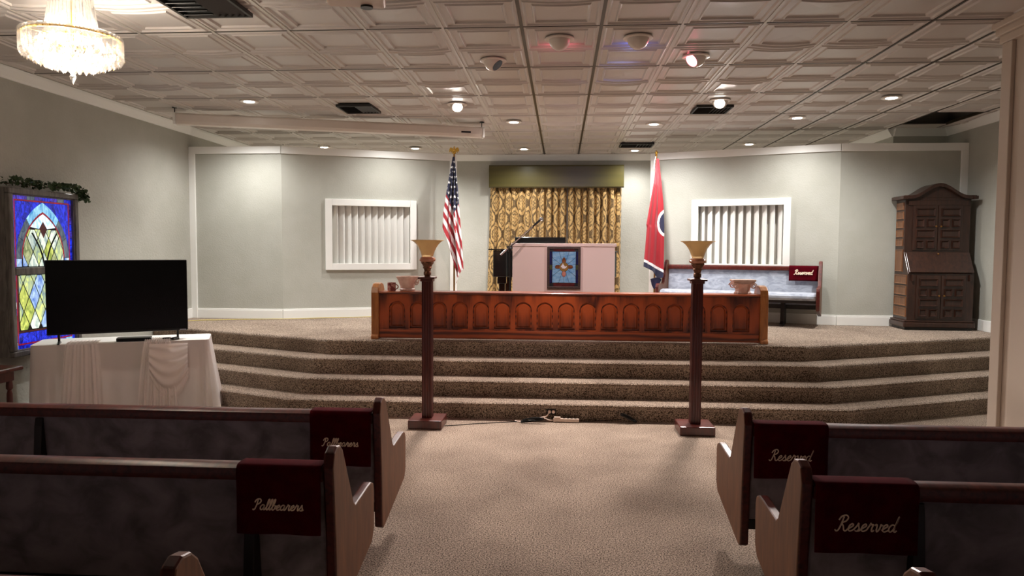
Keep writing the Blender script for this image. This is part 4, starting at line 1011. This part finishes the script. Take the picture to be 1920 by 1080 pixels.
SG = dict(blue=gl('lit cobalt glass', (8, 12, 110), (36, 54, 220), .5, 14), purple=gl('lit violet glass', (40, 20, 70), (70, 60, 190), .5, 14), red=gl('lit ruby glass', (100, 16, 34), (150, 30, 50), .45), slate=gl('lit slate glass', (44, 62, 84), (96, 110, 120), .4, 10), teal=gl('lit teal glass', (50, 120, 170), (140, 190, 210), .7),
    sky=gl('lit sky glass', (110, 160, 215), (214, 228, 226), .8), lime=gl('lit lime glass', (120, 140, 60), (204, 212, 110), .5), moss=gl('lit moss glass', (96, 110, 70), (170, 176, 130), .6), mist=gl('lit mist glass', (120, 140, 140), (206, 214, 196), .7), azure=gl('lit azure glass', (60, 96, 170), (160, 184, 200), .7), mix=gl('lit mixed glass', (84, 112, 130), (196, 206, 120), .65, 7), maroon=gl('lit maroon glass', (52, 16, 20), (80, 30, 30), .3), clear=gl('lit clear glass', (150, 160, 170), (220, 224, 228), .6, 20))
def gpane(poly, mk, inset=.0035, x0=-.0215, x1=-.0195):
    cy = sum(p[0] for p in poly) / len(poly); cz = sum(p[1] for p in poly) / len(poly); q = []
    for y, z in poly:
        d = math.hypot(y - cy, z - cz); f = max(.2, 1 - inset * 1.35 / d) if d > 1e-6 else 1; q.append((cy + (y - cy) * f, cz + (z - cz) * f))
    return MB().prism(q, lambda a, b, d: (d, a, b), x0, x1).build('pane', SG[mk], o)
def clip(poly, conv):
    out = poly
    n = len(conv)
    for i in range(n):
        a, b = conv[i], conv[(i + 1) % n]; inp = out; out = []
        if not inp: return []
        side = lambda p: (b[0] - a[0]) * (p[1] - a[1]) - (b[1] - a[1]) * (p[0] - a[0])
        for k in range(len(inp)):
            p, q = inp[k], inp[(k + 1) % len(inp)]; sp, sq = side(p), side(q)
            if sp >= 0: out.append(p)
            if (sp >= 0) != (sq >= 0):
                t = sp / (sp - sq); out.append((p[0] + (q[0] - p[0]) * t, p[1] + (q[1] - p[1]) * t))
    return out
def area(p): return abs(sum(p[i][0] * p[(i + 1) % len(p)][1] - p[(i + 1) % len(p)][0] * p[i][1] for i in range(len(p)))) / 2
Y0, Y1 = fw + .012, WW - fw - .012; Z0, Z1 = fw + .012, WH - fw - .012; cy = (Y0 + Y1) / 2; rg = random.Random(8)
BW = .036
# outer border strips, cut in short pieces
def strip(y0, y1, z0, z1, vert, cols, n):
    for k in range(n):
        a, b = k / n, (k + 1) / n
        if vert: gpane([(y0, z0 + (z1 - z0) * a), (y1, z0 + (z1 - z0) * a), (y1, z0 + (z1 - z0) * b), (y0, z0 + (z1 - z0) * b)], rg.choice(cols), .002)
        else: gpane([(y0 + (y1 - y0) * a, z0), (y0 + (y1 - y0) * b, z0), (y0 + (y1 - y0) * b, z1), (y0 + (y1 - y0) * a, z1)], rg.choice(cols), .002)
strip(Y0, Y0 + BW, MZ + .035, Z1 - BW, True, ['blue', 'blue', 'purple'], 7); strip(Y1 - BW, Y1, MZ + .035, Z1 - BW, True, ['blue', 'blue', 'clear', 'purple'], 9)
strip(Y0, Y1, Z1 - BW, Z1, False, ['blue', 'slate', 'sky', 'purple'], 8)
strip(Y0, Y0 + BW, Z0, MZ - .035, True, ['purple', 'slate', 'clear', 'maroon', 'purple'], 11); strip(Y1 - BW, Y1, Z0, MZ - .035, True, ['purple', 'blue', 'clear'], 11)
strip(Y0 + BW, Y1 - BW, Z0, Z0 + BW, False, ['blue', 'teal', 'blue'], 8)
RW = .014
IY0, IY1 = Y0 + BW + RW, Y1 - BW - RW; IZT = Z1 - BW - RW
for y0, y1 in ((Y0 + BW, Y0 + BW + RW), (Y1 - BW - RW, Y1 - BW)):
    gpane([(y0, MZ + .04), (y1, MZ + .04), (y1, Z1 - BW), (y0, Z1 - BW)], 'red', 0); gpane([(y0, Z0 + BW), (y1, Z0 + BW), (y1, MZ - .04), (y0, MZ - .04)], 'red', 0)
gpane([(IY0, IZT), (IY1, IZT), (IY1, IZT + RW), (IY0, IZT + RW)], 'red', 0)
gpane([(IY0, Z0 + BW), (IY1, Z0 + BW), (IY1, Z0 + BW + RW), (IY0, Z0 + BW + RW)], 'red', 0)
for k in range(5):
    a = IY0 + (IY1 - IY0) * k / 5; b = IY0 + (IY1 - IY0) * (k + 1) / 5; z0, z1 = Z0 + BW + RW, Z0 + BW + RW + .10; mx, mz = (a + b) / 2, (z0 + z1) / 2
    for tri in ([(a, z0), (b, z0), (mx, mz)], [(b, z0), (b, z1), (mx, mz)], [(b, z1), (a, z1), (mx, mz)], [(a, z1), (a, z0), (mx, mz)]): gpane(tri, 'blue', .002)
LZ0 = Z0 + BW + RW + .10
gpane([(IY0, LZ0 + .004), (IY1, LZ0 + .004), (IY1, LZ0 + .018), (IY0, LZ0 + .018)], 'maroon', 0); LZ0 += .022
# gothic arch: outer and inner outlines
half = (IY1 - IY0) / 2; ZSPR = MZ + .12
def arch_side(h, top, n=10):
    """right half from springing to apex as (offset, z)"""
    H = top - ZSPR; R = (h * h + H * H) / (2 * h); cx = h - R; a1 = math.asin(min(1, H / R)); return [(cx + R * math.cos(a1 * k / n), ZSPR + R * math.sin(a1 * k / n)) for k in range(n + 1)]
oa = arch_side(half, IZT); ia = arch_side(half - .082, IZT - .115); ra = arch_side(half - .070, IZT - .095)
for s in (-1, 1):
    gpane([(cy + s * p[0], p[1]) for p in oa] + [(cy + s * half, IZT)], 'blue', .002)
    for k0, k1, mk in ((0, 3, 'slate'), (3, 6, 'slate'), (6, 8, 'teal'), (8, 10, 'teal')):
        gpane([(cy + s * p[0], p[1]) for p in oa[k0:k1 + 1]] + [(cy + s * p[0], p[1]) for p in reversed(ra[k0:k1 + 1])], mk, .002)
    gpane([(cy + s * half, MZ + .04), (cy + s * half, ZSPR), (cy + s * ra[0][0], ZSPR), (cy + s * ra[0][0], MZ + .04)], 'azure', .002)
    gpane([(cy + s * p[0], p[1]) for p in ra] + [(cy + s * p[0], p[1]) for p in reversed(ia)], 'red', .0)
# tracery: light blue head with a dark lozenge, mullion ribs
apex = ia[-1][1]; loz = [(cy, apex - .075), (cy + .055, apex - .15), (cy, apex - .24), (cy - .055, apex - .15)]
inner = [(cy + p[0], p[1]) for p in ia] + [(cy - p[0], p[1]) for p in reversed(ia[:-1])] + [(cy - ia[0][0], MZ + .038), (cy + ia[0][0], MZ + .038)]
head = [(cy + p[0], p[1]) for p in ia if p[1] > apex - .15]
for s in (-1, 1):
    hp = [(cy + s * p[0], p[1]) for p in ia if p[1] > apex - .16]; gpane([(cy + s * .055, apex - .15)] + hp + [(cy, apex - .075)], 'sky', .002)
gpane(loz, 'maroon', .002, x1=-.0175)
conv = [(cy - ia[0][0], MZ + .038), (cy + ia[0][0], MZ + .038)] + [(cy + p[0], p[1]) for p in ia] + [(cy - p[0], p[1]) for p in reversed(ia[:-1])]
low = clip(conv, [(cy - 1, 0), (cy + 1, 0), (cy + 1, apex - .15), (cy - 1, apex - .15)])
# two lancets: remove the V between them
dw, dh = .145, .27
def diamonds(region, z_from, z_to, skip=None):
    r = 0; z = z_from
    while z < z_to + dh:
        for k in range(-4, 5):
            c = cy + k * dw + (dw / 2 if r % 2 else 0); d = [(c, z - dh / 2), (c + dw / 2, z), (c, z + dh / 2), (c - dw / 2, z)]; q = clip(d, region)
            if len(q) > 2 and area(q) > .0007: gpane(q, rg.choice(['lime', 'moss', 'mist', 'azure', 'mix', 'mix', 'mix', 'moss', 'lime', 'mist']), .0062)
        z += dh / 2; r += 1
diamonds(low, MZ + .05, apex - .1)
diamonds([(IY0 + .02, LZ0), (IY1 - .02, LZ0), (IY1 - .02, MZ - .038), (IY0 + .02, MZ - .038)], LZ0 + .05, MZ)
for y0, y1 in ((IY0 + .002, IY0 + .018), (IY1 - .018, IY1 - .002)): gpane([(y0, LZ0), (y1, LZ0), (y1, MZ - .04), (y0, MZ - .04)], 'maroon', 0)
rib = MB()
for s in (-1, 1):
    p = smooth_path([Vector((-.006, cy + s * .0, apex - .62)), Vector((-.006, cy + s * .02, apex - .48)), Vector((-.006, cy + s * .075, apex - .33)), Vector((-.006, cy + s * .17, apex - .19))], 6); rib.tube(p, .007, 6)
rib.build('tracery_rib', 'maroon_came' if 'maroon_came' in M else 'lead', o)
tag(o, 'backlit stained glass window box with gothic arch behind the television', 'stained glass')
# ivy garland on top
o = empty('ivy_garland', (-5.18, 6.0, WZ1 + .002))
pth = smooth_path([Vector((.0, .36, .03)), Vector((.03, .55, .05)), Vector((0, .8, .035)), Vector((.04, 1.05, .045)), Vector((.03, 1.28, .035)), Vector((.04, 1.36, -.02)), Vector((.05, 1.40, -.06))], 10)
MB().tube(pth, .006, 6).build('stem', 'vine', o)
lf = MB(); rl = random.Random(2)
for k in range(330):
    p = Vector(pth[rl.randrange(len(pth))]) + Vector((rl.uniform(-.045, .06), rl.uniform(-.03, .03), rl.uniform(-.02, .055))); s = rl.uniform(.016, .03)
    q = Matrix.Rotation(rl.uniform(0, 6.28), 4, 'Z') @ Matrix.Rotation(rl.uniform(-1.3, 1.3), 4, 'X') @ Matrix.Rotation(rl.uniform(-1, 1), 4, 'Y')
    sh = [(0, -1), (.5, -.55), (.95, -.35), (.55, .1), (.45, .5), (0, 1.1), (-.45, .5), (-.55, .1), (-.95, -.35), (-.5, -.55)]
    lf.add([p + (q @ Vector((x * s, y * s, .25 * s * abs(x)))) for x, y in sh], [(0, 1, 2, 3, 4, 5), (0, 5, 6, 7, 8, 9)])
tag(lf.build('foliage', 'green', o, fix=False), kind='stuff')
tag(o, 'green ivy garland along the top of the stained glass window', 'garland')

# end table at the left edge
o = empty('end_table', (-5.28, 5.12, 0))
MB().box(0.0, .74, 0, .60, .655, .69).build('table_top', 'mahog', o, bevel=.012, seg=3)
m = MB(); m.box(.05, .69, .05, .55, .57, .654); m.build('apron', 'mahog', o, bevel=.004)
for x, y in ((.07, .07), (.66, .07), (.07, .53), (.66, .53)):
    MB().lathe([(.014, .003), (.017, .02), (.014, .06), (.022, .12), (.026, .30), (.022, .46), (.014, .49), (.026, .505), (.026, .53), (.022, .57)], 16, (x, y, 0)).build('leg', 'mahog', o, smooth=True)
tag(o, 'small dark wooden table with turned legs at the left edge', 'table')

# ------------------------------------------------------------------ cords and sockets
def cord(name, pts, r, m_, label, cat='cord', n=8): return tag(MB().tube(smooth_path(pts, n), r, 6).build(name, m_, smooth=True), label, cat)
def along(p0, p1, n, off, z): return [(p0[0] + (p1[0] - p0[0]) * k / n, p0[1] + (p1[1] - p0[1]) * k / n - off - .015 * math.sin(k * 2.3), z) for k in range(n + 1)]
cord('yellow_cord', [(-5.24, 9.3, ZP + .006)] + along((-5.0, 9.55), (-4.1, 9.84), 4, .0, ZP + .006) + along((-3.95, 9.86), (-1.9, 10.68), 8, .0, ZP + .006), .005, 'yellow', 'yellow cord lying along the foot of the left wing wall')
o = empty('floor_socket', (.0, NOSE[0], .095)); o.location = (-.085, NOSE[0] - .002, .085)
MB().box(-.045, .045, -.008, 0, -.028, .028).build('plate', 'lead', o, bevel=.003)
for x in (-.02, .02): MB().lathe([(.001, 0), (.016, 0), (.016, .02), (.012, .026), (.001, .026)], 14).build('plug', 'offwhite', o, smooth=True).matrix_local = Matrix.Translation((x, -.009, .004)) @ Matrix.Rotation(PI / 2, 4, 'X')
tag(o, 'double power socket with two white plugs on the lowest riser', 'socket')
o = empty('power_strip', (.06, 6.955, 0), 0)
MB().box(-.125, .125, -.025, .025, .003, .038).build('body', 'offwhite', o, bevel=.006)
MB().box(-.12, -.055, -.02, .02, .038, .052).build('plug_block', 'offwhite', o, bevel=.004)
for k in range(4): MB().box(-.03 + k * .036, -.008 + k * .036, -.012, .012, .0375, .040).build('outlet', 'lead', o)
tag(o, 'off-white power strip on the carpet at the foot of the steps', 'power strip')
cord('white_cable', [(-.11, 6.985, .085), (-.13, 6.965, .055), (-.17, 6.95, .045), (-.22, 6.95, .035), (-.34, 6.94, .010), (-.42, 6.95, .008), (-.44, 6.93, .008), (-.40, 6.905, .008), (-.32, 6.915, .012), (-.24, 6.94, .032), (-.17, 6.94, .042), (-.11, 6.945, .02), (-.068, 6.955, .016)], .0055, 'offwhite', 'white cable looping from the socket to the power strip')
def bundle(name, c, L, label, tilt=0, lift=0):
    m = MB(); r = random.Random(int(L * 1000))
    for k in range(6):
        a = r.uniform(-.012, .012); b = r.uniform(.008, .03); pts = [Vector((-L / 2 + a, r.uniform(-.012, .012), b)), Vector((0, r.uniform(-.014, .014), b + .008)), Vector((L / 2 + a, r.uniform(-.012, .012), b)), Vector((L / 2 + a - .01, r.uniform(-.014, .014), b * .6)), Vector((0, r.uniform(-.015, .015), b * .5 + .004)), Vector((-L / 2 + a, r.uniform(-.01, .01), b * .6))]
        m.tube([Vector(c) + Matrix.Rotation(tilt, 4, 'Y') @ p + Vector((0, 0, lift)) for p in smooth_path(pts, 6)], .005, 6)
    return tag(m.build(name, 'black', smooth=True), label, 'cord')
bundle('black_cable_bundle', (-.27, 6.875, .003), .20, 'coiled black cable beside the power strip', -.12, .012)
bundle('black_cable_bundle', (.655, 6.955, .003), .15, 'coiled black cable leaning on the riser to the right of the power strip', .45, .036)
cord('lamp_cord', [(-1.10, 6.68, .008), (-1.0, 6.72, .005), (-.8, 6.80, .005), (-.55, 6.88, .005), (-.36, 6.92, .008)], .0035, 'black', 'thin black cord running from the left lamp base')
cord('lamp_cord', [(.60, 6.985, .03), (.45, 6.985, .02), (.3, 6.98, .008), (.19, 6.965, .012)], .0035, 'black', 'thin black cord between the power strip and the right coil')
